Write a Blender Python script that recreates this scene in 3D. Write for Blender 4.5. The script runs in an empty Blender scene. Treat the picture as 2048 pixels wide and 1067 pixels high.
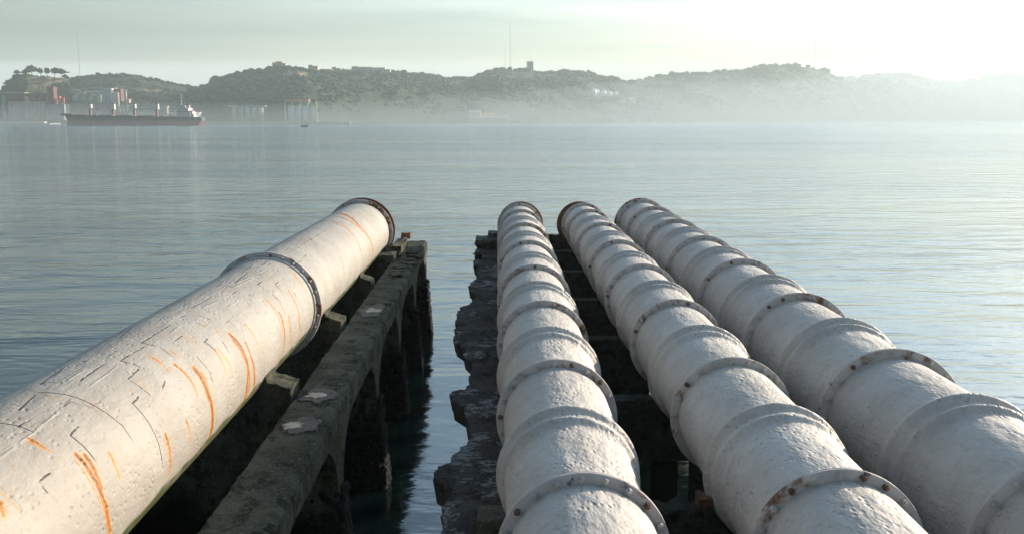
import bpy, math, random
import numpy as np
from mathutils import Vector, noise

R = math.radians
random.seed(7)
rng = np.random.default_rng(7)
sc = bpy.context.scene

# ------------------------------------------------------------------ camera
F = 1991.0          # focal length in pixels of the 2048 px wide photograph
HOR = 237.0         # horizon row
PITCH = math.atan((533.5 - HOR) / F)
H = 7.6             # eye height above the water
cam_d = bpy.data.cameras.new('camera')
cam = bpy.data.objects.new('camera', cam_d)
sc.collection.objects.link(cam)
cam.location = (0, 0, H)
cam.rotation_euler = (math.pi / 2 - PITCH, 0, 0)
cam_d.sensor_width = 36
cam_d.lens = 36 * F / 2048
cam_d.clip_end = 20000
sc.camera = cam

# ------------------------------------------------------------------ sky, sun, exposure
SUN_AZ = R(52)      # to the right of the view direction
SUN_EL = R(13)
SKY = 0.060
w = bpy.data.worlds.new('World'); sc.world = w; w.use_nodes = True
nt = w.node_tree; N = nt.nodes; L = nt.links; N.clear()
out = N.new('ShaderNodeOutputWorld'); bg = N.new('ShaderNodeBackground')
sky = N.new('ShaderNodeTexSky'); sky.sky_type = 'NISHITA'; sky.sun_disc = False
sky.sun_elevation = SUN_EL; sky.sun_rotation = SUN_AZ
sky.air_density = 1.0; sky.dust_density = 0.6; sky.ozone_density = 1.0
tc = N.new('ShaderNodeTexCoord'); mp = N.new('ShaderNodeMapping')
mp.inputs['Scale'].default_value = (1.2, 1.2, 16.0)
mp.inputs['Rotation'].default_value = (0, R(3.5), 0)
nz = N.new('ShaderNodeTexNoise'); nz.inputs['Scale'].default_value = 1.6; nz.inputs['Detail'].default_value = 5
nz.inputs['Roughness'].default_value = 0.5
cr = N.new('ShaderNodeValToRGB'); cr.color_ramp.elements[0].position = 0.36; cr.color_ramp.elements[1].position = 0.70
mixc = N.new('ShaderNodeMix'); mixc.data_type = 'RGBA'; mixc.blend_type = 'MIX'
# thin cirrus: brighter and whiter than the sky behind it
bright = N.new('ShaderNodeMix'); bright.data_type = 'RGBA'; bright.blend_type = 'MULTIPLY'
bright.inputs['Factor'].default_value = 1.0; bright.inputs['B'].default_value = (2.15, 1.85, 1.72, 1)
L.new(tc.outputs['Generated'], mp.inputs['Vector']); L.new(mp.outputs[0], nz.inputs['Vector'])
L.new(nz.outputs['Fac'], cr.inputs['Fac'])
L.new(sky.outputs[0], bright.inputs['A'])
L.new(cr.outputs['Color'], mixc.inputs['Factor'])
L.new(sky.outputs[0], mixc.inputs['A']); L.new(bright.outputs['Result'], mixc.inputs['B'])
tone = N.new('ShaderNodeMix'); tone.data_type = 'RGBA'; tone.blend_type = 'MULTIPLY'
tone.inputs['Factor'].default_value = 1.0; sxyz = N.new('ShaderNodeSeparateXYZ'); L.new(tc.outputs['Generated'], sxyz.inputs[0])
# the high veil is added brightness, mostly above view, for the water to reflect
sky_lift = N.new('ShaderNodeMapRange'); sky_lift.inputs['From Min'].default_value = .05; sky_lift.inputs['From Max'].default_value = .24
L.new(sxyz.outputs[2], sky_lift.inputs['Value'])
vc = N.new('ShaderNodeMix'); vc.data_type = 'RGBA'; vc.inputs['A'].default_value = (.88, .915, .97, 1); vc.inputs['B'].default_value = (1.26, 1.48, 1.58, 1)
L.new(sky_lift.outputs[0], vc.inputs['Factor'])
# aureole: the veil is set to add more light towards the sun's side of the sky than away from it
dt = N.new('ShaderNodeVectorMath'); dt.operation = 'DOT_PRODUCT'
dt.inputs[1].default_value = (math.sin(SUN_AZ)*math.cos(SUN_EL), math.cos(SUN_AZ)*math.cos(SUN_EL), math.sin(SUN_EL))
L.new(tc.outputs['Generated'], dt.inputs[0])
def aur(a, b, c, d):
    m_ = N.new('ShaderNodeMapRange'); m_.inputs['From Min'].default_value = a; m_.inputs['From Max'].default_value = b
    m_.inputs['To Min'].default_value = c; m_.inputs['To Max'].default_value = d; L.new(dt.outputs['Value'], m_.inputs['Value']); return m_.outputs[0]
low_, high_ = aur(.15, .85, .42, .84), aur(.15, .9, .62, 1.9)
am = N.new('ShaderNodeMix'); am.data_type = 'FLOAT'
L.new(sky_lift.outputs[0], am.inputs['Factor']); L.new(low_, am.inputs['A']); L.new(high_, am.inputs['B'])
sc2 = N.new('ShaderNodeVectorMath'); sc2.operation = 'SCALE'
L.new(vc.outputs['Result'], sc2.inputs[0]); L.new(am.outputs['Result'], sc2.inputs['Scale']); L.new(sc2.outputs[0], tone.inputs['B'])
L.new(mixc.outputs['Result'], tone.inputs['A']); L.new(tone.outputs['Result'], bg.inputs['Color'])
bg.inputs['Strength'].default_value = SKY
L.new(bg.outputs[0], out.inputs['Surface'])

sd = bpy.data.lights.new('sun', 'SUN'); sd.energy = 4.7; sd.angle = R(0.5); sd.color = (1.0, 0.85, 0.68)
so = bpy.data.objects.new('sun', sd); sc.collection.objects.link(so)
sv = Vector((math.sin(SUN_AZ) * math.cos(SUN_EL), math.cos(SUN_AZ) * math.cos(SUN_EL), math.sin(SUN_EL)))
so.rotation_euler = sv.to_track_quat('Z', 'Y').to_euler()
so.location = (60, 60, 60)

sc.view_settings.view_transform = 'Standard'; sc.view_settings.look = 'None'
sc.view_settings.exposure = 0.78; sc.view_settings.gamma = 1.0
sc.cycles.use_denoising = True
sc.cycles.max_bounces = 6; sc.cycles.volume_bounces = 2
sc.cycles.sample_clamp_indirect = 6
HAZE = 0.00018

# ------------------------------------------------------------------ helpers
def at(px, py, y):
    """world point seen at photo pixel (px, py) that stands y metres ahead"""
    k = (533.5 - py) / F
    z = y * math.tan(math.atan(k) - PITCH)
    d = y * math.cos(PITCH) - z * math.sin(PITCH)
    return Vector(((px - 1024) / F * d, y, H + z))

def onz(px, py, z):
    """world point on the level z seen at the photo pixel"""
    k = (533.5 - py) / F
    y = (z - H) / math.tan(math.atan(k) - PITCH)
    return at(px, py, y)

def tag(o, label=None, cat=None, group=None, kind=None):
    if label: o['label'] = label
    if cat: o['category'] = cat
    if group: o['group'] = group
    if kind: o['kind'] = kind
    return o

def empty(name, loc, label, cat, group=None):
    o = bpy.data.objects.new(name, None); sc.collection.objects.link(o)
    o.location = loc; o.empty_display_size = 0.3
    return tag(o, label, cat, group)

def origin(o):
    v = Vector((0, 0, 0))
    while o is not None:
        v += Vector(o.location); o = o.parent
    return v

def link(name, me, mat, parent=None):
    o = bpy.data.objects.new(name, me); sc.collection.objects.link(o)
    if mat is not None and not me.materials: me.materials.append(mat)
    o.parent = parent
    return o

class MB:
    """collects world-space shapes that end up as ONE mesh"""
    def __init__(s): s.v = []; s.f = []
    def add(s, vs, fs):
        n = len(s.v); s.v += [tuple(p) for p in vs]; s.f += [tuple(i + n for i in q) for q in fs]; return s
    def box(s, x0, x1, y0, y1, z0, z1):
        vs = [(x0,y0,z0),(x1,y0,z0),(x1,y1,z0),(x0,y1,z0),(x0,y0,z1),(x1,y0,z1),(x1,y1,z1),(x0,y1,z1)]
        return s.add(vs, [(3,2,1,0),(4,5,6,7),(0,1,5,4),(1,2,6,5),(2,3,7,6),(3,0,4,7)])
    def prism(s, poly, axis, a, b):
        """poly of 2-D points extruded along axis between a and b"""
        n = len(poly)
        def P(p, t):
            return {'y': (p[0], t, p[1]), 'z': (p[0], p[1], t), 'x': (t, p[0], p[1])}[axis]
        vs = [P(p, a) for p in poly] + [P(p, b) for p in poly]
        return s.add(vs, [tuple(range(n)), tuple(range(2*n-1, n-1, -1))] + [(i, n+i, n+(i+1) % n, (i+1) % n) for i in range(n)])
    def tube(s, pts, r, n=8, r2=None):
        pts = [Vector(p) for p in pts]; m = len(pts); vs = []
        for i, p in enumerate(pts):
            d = (pts[min(i+1, m-1)] - pts[max(i-1, 0)]).normalized()
            a = d.cross(Vector((0, 0, 1)) if abs(d.z) < .9 else Vector((1, 0, 0))).normalized(); b = d.cross(a)
            rr = r if r2 is None else r + (r2 - r) * i / (m - 1)
            vs += [p + rr * (a * math.cos(2*math.pi*k/n) + b * math.sin(2*math.pi*k/n)) for k in range(n)]
        fs = [(i*n+k, i*n+(k+1) % n, (i+1)*n+(k+1) % n, (i+1)*n+k) for i in range(m-1) for k in range(n)]
        fs += [tuple(range(n))[::-1], tuple(range((m-1)*n, m*n))]
        return s.add(vs, fs)
    def lathe(s, prof, base, n=24):
        """prof: list of (radius, height) spun about the vertical through base"""
        m = len(prof); bx, by, bz = base
        vs = [(bx + r*math.cos(2*math.pi*k/n), by + r*math.sin(2*math.pi*k/n), bz + h) for r, h in prof for k in range(n)]
        fs = [(i*n+k, i*n+(k+1) % n, (i+1)*n+(k+1) % n, (i+1)*n+k) for i in range(m-1) for k in range(n)]
        fs += [tuple(range(n))[::-1], tuple(range((m-1)*n, m*n))]
        return s.add(vs, fs)
    def build(s, name, mat, parent=None, smooth=False, bevel=0):
        o0 = origin(parent) if parent is not None else Vector((0, 0, 0))
        me = bpy.data.meshes.new(name)
        if parent is None and s.v:
            c = np.array(s.v); o0 = Vector((float(c[:,0].mean()), float(c[:,1].mean()), float(c[:,2].min())))
        me.from_pydata([(p[0]-o0.x, p[1]-o0.y, p[2]-o0.z) for p in s.v], [], s.f)
        me.update()
        if smooth: me.polygons.foreach_set('use_smooth', [True]*len(me.polygons))
        ob = link(name, me, mat, parent)
        if parent is None: ob.location = o0
        if bevel:
            b = ob.modifiers.new('bevel', 'BEVEL'); b.width = bevel; b.segments = 2; b.limit_method = 'ANGLE'
        return ob

def grid_mesh(name, P, closed=False, attrs=None):
    """P: (m, n, 3) array -> mesh of quads"""
    m, n = P.shape[:2]
    me = bpy.data.meshes.new(name)
    i = np.arange(m-1)[:, None]; j = np.arange(n if closed else n-1)[None, :]
    j2 = (j+1) % n
    f = np.stack([i*n+j, i*n+j2, (i+1)*n+j2, (i+1)*n+j], -1).reshape(-1, 4)
    me.vertices.add(m*n); me.vertices.foreach_set('co', P.astype(np.float32).ravel())
    me.loops.add(f.size); me.loops.foreach_set('vertex_index', f.astype(np.int32).ravel())
    me.polygons.add(len(f)); me.polygons.foreach_set('loop_start', np.arange(0, f.size, 4, dtype=np.int32))
    me.polygons.foreach_set('loop_total', np.full(len(f), 4, dtype=np.int32))
    me.update(calc_edges=True)
    me.polygons.foreach_set('use_smooth', np.ones(len(f), dtype=bool))
    for k, a in (attrs or {}).items():
        at_ = me.attributes.new(k, 'FLOAT', 'POINT'); at_.data.foreach_set('value', a.astype(np.float32).ravel())
    me.validate()
    return me

# ------------------------------------------------------------------ materials
class NT:
    def __init__(s, name):
        s.m = bpy.data.materials.new(name); s.m.use_nodes = True
        s.t = s.m.node_tree; s.b = s.t.nodes['Principled BSDF']; s.l = s.t.links
        s.geo = s.t.nodes.new('ShaderNodeNewGeometry')
    def n(s, typ, **k):
        x = s.t.nodes.new(typ)
        for a, v in k.items(): setattr(x, a, v)
        return x
    def pos(s, scale=(1, 1, 1)):
        mp = s.n('ShaderNodeMapping'); mp.inputs['Scale'].default_value = scale
        s.l.new(s.geo.outputs['Position'], mp.inputs['Vector']); return mp.outputs[0]
    def noise(s, scale, detail=4, rough=.55, stretch=(1, 1, 1), dist=0):
        x = s.n('ShaderNodeTexNoise'); x.inputs['Scale'].default_value = scale
        x.inputs['Detail'].default_value = detail; x.inputs['Roughness'].default_value = rough
        x.inputs['Distortion'].default_value = dist
        s.l.new(s.pos(stretch), x.inputs['Vector']); return x.outputs['Fac']
    def voro(s, scale, stretch=(1, 1, 1), feature='F1'):
        x = s.n('ShaderNodeTexVoronoi', feature=feature); x.inputs['Scale'].default_value = scale
        s.l.new(s.pos(stretch), x.inputs['Vector']); return x.outputs['Distance']
    def ramp(s, fac, a, b, c0=0., c1=1.):
        x = s.n('ShaderNodeMapRange'); x.interpolation_type = 'SMOOTHSTEP'
        x.inputs['From Min'].default_value = a; x.inputs['From Max'].default_value = b
        x.inputs['To Min'].default_value = c0; x.inputs['To Max'].default_value = c1
        s.l.new(fac, x.inputs['Value']); return x.outputs[0]
    def math(s, op, a, b=None):
        x = s.n('ShaderNodeMath', operation=op)
        for i, v in enumerate((a, b)):
            if v is None: continue
            if isinstance(v, (int, float)): x.inputs[i].default_value = v
            else: s.l.new(v, x.inputs[i])
        return x.outputs[0]
    def mix(s, fac, a, b, mode='MIX'):
        x = s.n('ShaderNodeMix', data_type='RGBA', blend_type=mode)
        for k, v in (('Factor', fac), ('A', a), ('B', b)):
            if isinstance(v, (int, float)): x.inputs[k].default_value = v
            elif isinstance(v, tuple): x.inputs[k].default_value = (*v, 1) if len(v) == 3 else v
            else: s.l.new(v, x.inputs[k])
        return x.outputs['Result']
    def attr(s, name):
        x = s.n('ShaderNodeAttribute', attribute_name=name); return x.outputs['Fac']
    def bump(s, h, dist, strength=1., prev=None):
        x = s.n('ShaderNodeBump'); x.inputs['Distance'].default_value = dist; x.inputs['Strength'].default_value = strength
        s.l.new(h, x.inputs['Height'])
        if prev is not None: s.l.new(prev, x.inputs['Normal'])
        return x.outputs[0]
    def done(s, col=None, rough=None, normal=None, **k):
        if col is not None:
            if isinstance(col, tuple): s.b.inputs['Base Color'].default_value = (*col, 1)
            else: s.l.new(col, s.b.inputs['Base Color'])
        if rough is not None:
            if isinstance(rough, (int, float)): s.b.inputs['Roughness'].default_value = rough
            else: s.l.new(rough, s.b.inputs['Roughness'])
        if normal is not None: s.l.new(normal, s.b.inputs['Normal'])
        for a, v in k.items(): s.b.inputs[a.replace('_', ' ')].default_value = v
        return s.m

def m_flat(name, c, rough=.7, var=.25, scale=.3, bump=0., bscale=20, metal=0.):
    """one colour broken up by two sizes of mottling"""
    t = NT(name)
    f = t.noise(scale, 5, .65)
    col = t.mix(t.ramp(f, .3, .7), tuple(x*(1-var) for x in c), tuple(min(1, x*(1+var)) for x in c))
    nm = t.bump(t.noise(bscale, 4), bump) if bump else None
    return t.done(col, rough, nm, Metallic=metal)

def pipe_paint(name, kind):
    t = NT(name)
    big = t.noise(1.1, 4, .6); fine = t.noise(30, 4, .7)
    col = t.mix(t.ramp(big, .3, .75), (.54, .475, .41), (.66, .605, .535))
    col = t.mix(t.ramp(fine, .45, .8, 0, .35), col, (.36, .32, .28))
    if kind == 'left': col = t.mix(1.0, col, (.67, .675, .66), 'MULTIPLY')
    if kind != 'left': col = t.mix(t.ramp(t.noise(.45, 5, .7, (1, .6, 1)), .5, .75, 0, .45), col, (.38, .35, .30))
    # small rust specks
    sp = t.math('MULTIPLY', t.ramp(t.voro(3.1), .07, .02), t.ramp(t.noise(.9, 2), .58, .66))
    col = t.mix(sp, col, (.34, .12, .03))
    # dirt in faint vertical runs round the shell
    run = t.noise(3.5, 4, .6, (3, 3, .25))
    col = t.mix(t.ramp(run, .52, .75, 0, .5), col, (.36, .325, .27))
    nx = t.n('ShaderNodeSeparateXYZ'); t.l.new(t.geo.outputs['Normal'], nx.inputs[0])
    alg = t.math('MULTIPLY', t.ramp(nx.outputs[2], -.45, -.8), t.ramp(t.noise(1.6, 4), .35, .6))
    col = t.mix(alg, col, (.07, .085, .02))
    if kind == 'left':
        ru = t.attr('rust'); rn = t.noise(30, 4, .7, (1.6, 1.6, .35))
        r2 = t.math('MULTIPLY', ru, t.ramp(rn, .25, .65, .25, 1.2))
        col = t.mix(t.ramp(r2, .03, .35, 0, .9), col, (.60, .31, .07))
        col = t.mix(t.ramp(r2, .22, .50), col, (.40, .125, .010))
        col = t.mix(t.ramp(r2, .62, .95, 0, .9), col, (.075, .018, .006))
        ck = t.attr('crack')
        ckn = t.math('MULTIPLY', ck, t.ramp(t.noise(9, 3, .7), .3, .55, .25, 1.0))
        col = t.mix(t.ramp(ckn, .16, .5), col, (.035, .032, .03))
        col = t.mix(t.math('MULTIPLY', t.attr('algae'), t.ramp(t.noise(5, 4), .25, .6, .45, 1)), col, (.06, .075, .012))
        col = t.mix(t.math('MULTIPLY', t.attr('speck'), t.ramp(t.noise(14, 4, .7), .5, .62)), col, (.42, .26, .10))
    # pitted, trowelled skin
    v = t.ramp(t.voro(15, (1, .62, 1)), .0, .42)
    gate = t.ramp(t.noise(1.7, 3, .6), .42, .6)
    pit = t.math('MULTIPLY', t.math('SUBTRACT', 1.0, v), gate)
    nm = t.bump(t.math('SUBTRACT', 1.0, pit), .016 if kind != 'left' else .010)
    nm = t.bump(t.noise(6, 3, .55, (1, .45, 1)), .05 if kind != 'left' else .022, 1, nm)
    nm = t.bump(t.noise(55, 3, .6), .004, 1, nm)
    if kind == 'left':
        nm = t.bump(t.math('SUBTRACT', t.attr('relief'), t.math('MULTIPLY', t.attr('crack'), 1.2)), .008, 1, nm)
    return t.done(col, .62, nm)

def m_flange(name, rusty):
    t = NT(name)
    col = t.mix(t.ramp(t.noise(4, 4), .3, .7), (.54, .47, .415), (.66, .585, .525))
    ru = t.ramp(t.noise(2.3, 4, .65), .60 - .16*rusty, .72 - .12*rusty)
    col = t.mix(ru, col, (.20, .085, .03))
    col = t.mix(t.ramp(t.noise(5, 4, .7), .60 - .05*rusty, .74), col, (.06, .032, .02))
    return t.done(col, .7, t.bump(t.noise(30, 4), .004))

M = {}
M['pipe'] = pipe_paint('white_painted_pipe', 'right')
M['pipe_left'] = pipe_paint('white_painted_left_pipe', 'left')
M['flange'] = m_flange('painted_flange', .30)
M['flange_rust'] = m_flange('rusty_flange', 1.)
M['bolt'] = m_flat('bolt_paint', (.50, .46, .41), .6, .25, 6)
M['bolt_rust'] = m_flat('rusty_bolt', (.17, .09, .05), .8, .4, 8)
M['rust'] = m_flat('rusted_steel', (.13, .062, .032), .85, .5, 5, .004, 30)

def m_concrete(name, dark, light, stain, patch):
    t = NT(name)
    col = t.mix(t.ramp(t.noise(1.3, 6, .65), .3, .7), dark, light)
    col = t.mix(t.ramp(t.noise(9, 5, .7), .5, .72, 0, .6), col, tuple(x*.45 for x in dark))
    col = t.mix(t.ramp(t.noise(2.1, 5, .6, (1, 1, 1)), .55, .68, 0, .8), col, stain)
    if patch:
        msk = t.math('MULTIPLY', t.ramp(t.noise(6, 6, .75, (.8, 1, 1)), .50, .53), t.ramp(t.noise(.9, 2, .5), .50, .56))
        nz_ = t.n('ShaderNodeSeparateXYZ'); t.l.new(t.geo.outputs['Normal'], nz_.inputs[0])
        msk = t.math('MULTIPLY', msk, t.ramp(nz_.outputs[2], .5, .8))
        col = t.mix(msk, col, (.34, .36, .36))
    col = t.mix(t.ramp(t.noise(26, 5, .8), .52, .66, 0, .55), col, tuple(min(1, x*2.1) for x in light))
    col = t.mix(t.ramp(t.noise(3.3, 6, .75, (1, .6, 1)), .54, .60, 0, .75), col, tuple(x*.3 for x in dark))
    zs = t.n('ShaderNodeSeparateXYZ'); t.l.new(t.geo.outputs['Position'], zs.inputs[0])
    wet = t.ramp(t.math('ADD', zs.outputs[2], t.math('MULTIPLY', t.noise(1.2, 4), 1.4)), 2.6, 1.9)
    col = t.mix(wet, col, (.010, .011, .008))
    nm = t.bump(t.noise(4, 6, .65), .06)
    nm = t.bump(t.noise(13, 5, .8), .05, 1, nm)
    nm = t.bump(t.noise(40, 5, .7), .02, 1, nm)
    return t.done(col, .97, nm, Specular_IOR_Level=.15)
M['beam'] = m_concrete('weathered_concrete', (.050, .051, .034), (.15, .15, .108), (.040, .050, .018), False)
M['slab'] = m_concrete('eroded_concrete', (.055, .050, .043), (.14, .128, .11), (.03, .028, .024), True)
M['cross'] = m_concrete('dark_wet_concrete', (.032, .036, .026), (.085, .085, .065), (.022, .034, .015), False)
M['pale'] = m_flat('pale_mortar', (.42, .36, .27), .9, .3, 9, .01, 25)
M['crater'] = m_flat('chalky_crust', (.105, .098, .08), .95, .5, 14, .03, 22)
M['mussel'] = m_flat('mussel_shells', (.004, .004, .0045), .95, .5, 12)
M['brick'] = m_flat('brick_red', (.30, .13, .07), .9, .3, 12, .004, 30)

# water
def m_water():
    t = NT('river_water')
    # swell, chop and ripples: all real slopes of the surface
    a = t.noise(.055, 3, .5, (.45, 1, 1))
    b = t.noise(.30, 3, .5, (.45, 1.1, 1), .5)
    c = t.noise(1.35, 3, .55, (.5, 1.15, 1), .6)
    d = t.noise(9.0, 2, .6, (.6, 1, 1))
    calm = t.ramp(t.noise(.016, 3, .55, (.35, 1.6, 1)), .36, .66, .55, 1.15)
    # the strip among the piers lies sheltered
    sp = t.n('ShaderNodeSeparateXYZ'); t.l.new(t.geo.outputs['Position'], sp.inputs[0])
    shelter = t.ramp(sp.outputs[1], 14, 60, .40, .80)
    far_ = t.ramp(sp.outputs[1], 45, 350, 1.0, 2.4)
    k = t.math('MULTIPLY', t.math('MULTIPLY', calm, shelter), far_)
    nm = t.bump(a, .3, .4)
    nm = t.bump(t.math('MULTIPLY', b, k), .38, 1, nm)
    nm = t.bump(t.math('MULTIPLY', c, k), .075, 1, nm)
    nm = t.bump(t.math('MULTIPLY', d, k), .005, 1, nm)
    t.b.inputs['IOR'].default_value = 1.9
    # unresolved waves widen the reflection with distance
    rg = t.math('MAXIMUM', t.ramp(sp.outputs[1], 25, 260, .03, .085), t.ramp(sp.outputs[1], 250, 800, .08, .17))
    return t.done((.003, .011, .010), rg, nm)
M['water'] = m_water()

# ------------------------------------------------------------------ water and ground
xs = [-7000, 7000]; g = MB(); g.add([(-7000, -60, 0), (7000, -60, 0), (7000, 7000, 0), (-7000, 7000, 0)], [(0, 1, 2, 3)])
o = g.build('water', M['water']); tag(o, 'calm tidal river water with small ripples', kind='structure')
o = MB().add([(-7050, -65, -9), (7050, -65, -9), (7050, 7050, -9), (-7050, 7050, -9)], [(0, 1, 2, 3)]).build('riverbed', m_flat('riverbed_mud', (.05, .045, .03)))
tag(o, 'muddy bed beneath the river', kind='structure')

# ------------------------------------------------------------------ pipes
def frame(D):
    D = Vector(D).normalized(); a = D.cross(Vector((0, 0, 1))).normalized(); b = a.cross(D)
    return D, a, b

def shell(name, C0, D, prof, n=96, arc=None):
    """surface of revolution along D from C0; prof = (distance, radius)"""
    D, a, b = frame(D)
    th = np.linspace(0, 2*np.pi, n, endpoint=False)
    ring = np.outer(np.cos(th), np.array(b)) + np.outer(np.sin(th), np.array(a))
    P = np.array([np.array(D)*s + ring*r for s, r in prof])
    return grid_mesh(name, P, closed=True)

def collar_prof(k, L):
    """the welded spigot joint half way along a section: sharp step away from the camera, long taper towards it"""
    pts = [(.52, .698), (.44, .702), (.385, .712), (.35, .730), (.33, .752), (.31, .763), (.285, .766), (.26, .760), (.235, .742), (.21, .734), (.13, .734),
           (.075, .742), (.05, .766), (.03, .790), (0, .799), (-.03, .795), (-.048, .778), (-.056, .698)]
    return [(L/2 - d, r*k) for d, r in pts]

def make_flange(parent, C, D, Ro, Ri, th, mat, nb, a0, a1, matb, rust_bolts=(), bolt=.032, name='flange'):
    """bolted ring; C is the middle of the face towards the camera"""
    key = (name, round(Ro, 3), mat.name)
    if key not in FL:
        FL[key] = shell(name, Vector(), D, [(th, Ri), (th, Ro-.006), (th-.006, Ro), (th/2+.004, Ro), (th/2+.002, Ro-.008), (th/2-.002, Ro-.008), (th/2-.004, Ro), (.006, Ro), (0, Ro-.006), (0, Ri)], 112)
    f = link(name, FL[key], mat, parent); f.location = Vector(C) - origin(parent)
    Dn, a, b = frame(D)
    bk = ('bolt', bolt)
    if bk not in FL:
        hd = MB(); hx = [(math.cos(R(60*i))*bolt, math.sin(R(60*i))*bolt) for i in range(6)]
        vs = [(x, .0, z) for x, z in hx] + [(x, -.034, z) for x, z in hx] + [(x*.8, -.042, z*.8) for x, z in hx]
        hd.add(vs, [tuple(range(12, 18))] + [(i, (i+1) % 6, 6+(i+1) % 6, 6+i) for i in range(6)] + [(6+i, 6+(i+1) % 6, 12+(i+1) % 6, 12+i) for i in range(6)])
        sh = bolt*.5; n0 = 8
        ring = [(math.cos(2*math.pi*i/n0)*sh, math.sin(2*math.pi*i/n0)*sh) for i in range(n0)]
        hd.add([(x, -.04, z) for x, z in ring] + [(x, -.060, z) for x, z in ring], [tuple(range(n0, 2*n0))] + [(i, (i+1) % n0, n0+(i+1) % n0, n0+i) for i in range(n0)])
        me = bpy.data.meshes.new('bolt'); me.from_pydata(hd.v, [], hd.f); me.update(); FL[bk] = me
    rm = (Ro + Ri)/2 + .004
    for i in range(nb):
        an = a0 + (a1-a0)*i/(nb-1)
        bo = bpy.data.objects.new('bolt', FL[bk]); sc.collection.objects.link(bo)
        bo.parent = f; bo.location = (b*math.cos(an) + a*math.sin(an))*rm - Dn*.001
        bo.rotation_euler = (0, random.uniform(0, 1), 0)
        if not FL[bk].materials: FL[bk].materials.append(matb)
        if i in rust_bolts or random.random() < .07:
            bo.material_slots[0].link = 'OBJECT'; bo.material_slots[0].material = M['bolt_rust']
    return f
FL = {}

def right_pipe(x0, y0, z0, s, dx, dz, Ro, endn, label, rim_off):
    D = Vector((dx, 1, dz)); Ln = D.length; k = Ro/.8
    C = lambda n: Vector((x0, y0, H+z0)) + D*s*n
    t = empty('pipeline', C(0), label, 'pipe', 'three parallel white flanged pipes')
    L = s*Ln
    secs = {}
    for n in range(0, 7):
        if 'sec' not in secs:
            pr = [(0, .698*k), (L/2 - .54, .698*k)] + collar_prof(k, L) + [(L/2 + .3, .698*k), (L, .698*k)]
            secs['sec'] = shell('pipe_section', Vector(), D, pr, 128)
        o = link('pipe_section', secs['sec'], M['pipe'], t); o.location = C(n) - C(0)
    # last short piece and near piece
    e = (endn-7)*L
    o = link('pipe_section', shell('pipe_section', Vector(), D, [(0, .698*k), (e, .698*k), (e+.30, .698*k)], 96), M['pipe'], t); o.location = C(7) - C(0)
    o = link('pipe_section', shell('pipe_section', Vector(), D, [(-L, .698*k), (0, .698*k)], 96), M['pipe'], t); o.location = (0, 0, 0)
    for n in range(0, 8):
        make_flange(t, C(n) - D.normalized()*.0, D, Ro, .690*k, .055, M['flange'], 13, R(-105 if n < 4 else -98), R(100), M['bolt'],
                    (random.randrange(13),))
    make_flange(t, C(7) + D.normalized()*e, D, Ro, .690*k, .06, M['flange'], 11, R(-98), R(98), M['bolt'])
    # scalloped rusty end rim just beyond
    rim = link('end_rim', shell('end_rim', Vector(), D, [(0, .60*k), (0, .80*k), (.05, .83*k), (.12, .83*k), (.12, .60*k)], 96), M['rust'] if x0 < 4 else M['flange_rust'], t)
    rim.location = C(7) - C(0) + D.normalized()*(e+.30) + Vector((rim_off, 0, -.01))
    return t

P2 = (.708, 4.351, -3.942, 4.171, -.0139, .0040)
P3 = (2.986, 4.338, -3.888, 4.142, -.0129, .0030)
P4 = (5.062, 4.322, -3.943, 4.170, -.0089, .0020)
right_pipe(*P2, .80, 7.56, 'white flanged pipe with rust at its far rim, nearest the broken slab', .05)
right_pipe(*P3, .80, 7.56, 'white flanged pipe between two others, green algae under its far end', -.12)
right_pipe(*P4, .965, 7.66, 'widest of the three parallel white pipes, beside the open bright water', 0)

# ---- the left pipe: painted attributes for its rust runs, cracks and lifted patches
LX, LY, LZ, LS, LDX, LDZ, LRO = -4.840, 19.246, -3.663, 13.115, -.011, -.002, 1.087
LR = .965
LD = Vector((LDX, 1, LDZ)); LC = Vector((LX, LY, H+LZ))
Dn, La, Lb = frame(LD)
def on_pipe(px, py):
    d = (at(px, py, 10) - Vector((0, 0, H))).normalized(); o_ = Vector((0, 0, H)) - LC
    dp = d - Dn*d.dot(Dn); op = o_ - Dn*o_.dot(Dn)
    A = dp.dot(dp); B = 2*dp.dot(op); Cc = op.dot(op) - LR*LR; q = B*B - 4*A*Cc
    if q < 0: q = 0
    tt = (-B - math.sqrt(q))/(2*A); p = o_ + d*tt
    return p.dot(Dn), math.atan2(p.dot(La), p.dot(Lb))*LR    # along, round (metres, from the top)
s_arr = np.concatenate([np.arange(-15.5, -14, .1), np.arange(-14, 1.5, .012), np.arange(1.5, 13.9, .026)])
c_arr = np.concatenate([np.arange(-math.pi*LR, -1.3, .06), np.arange(-1.3, 2.0, .0125), np.arange(2.0, math.pi*LR-.03, .06)])
SS, CC = s_arr[:, None], c_arr[None, :]
rust = np.zeros((len(s_arr), len(c_arr))); crack = rust.copy(); relief = rust.copy()
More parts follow.
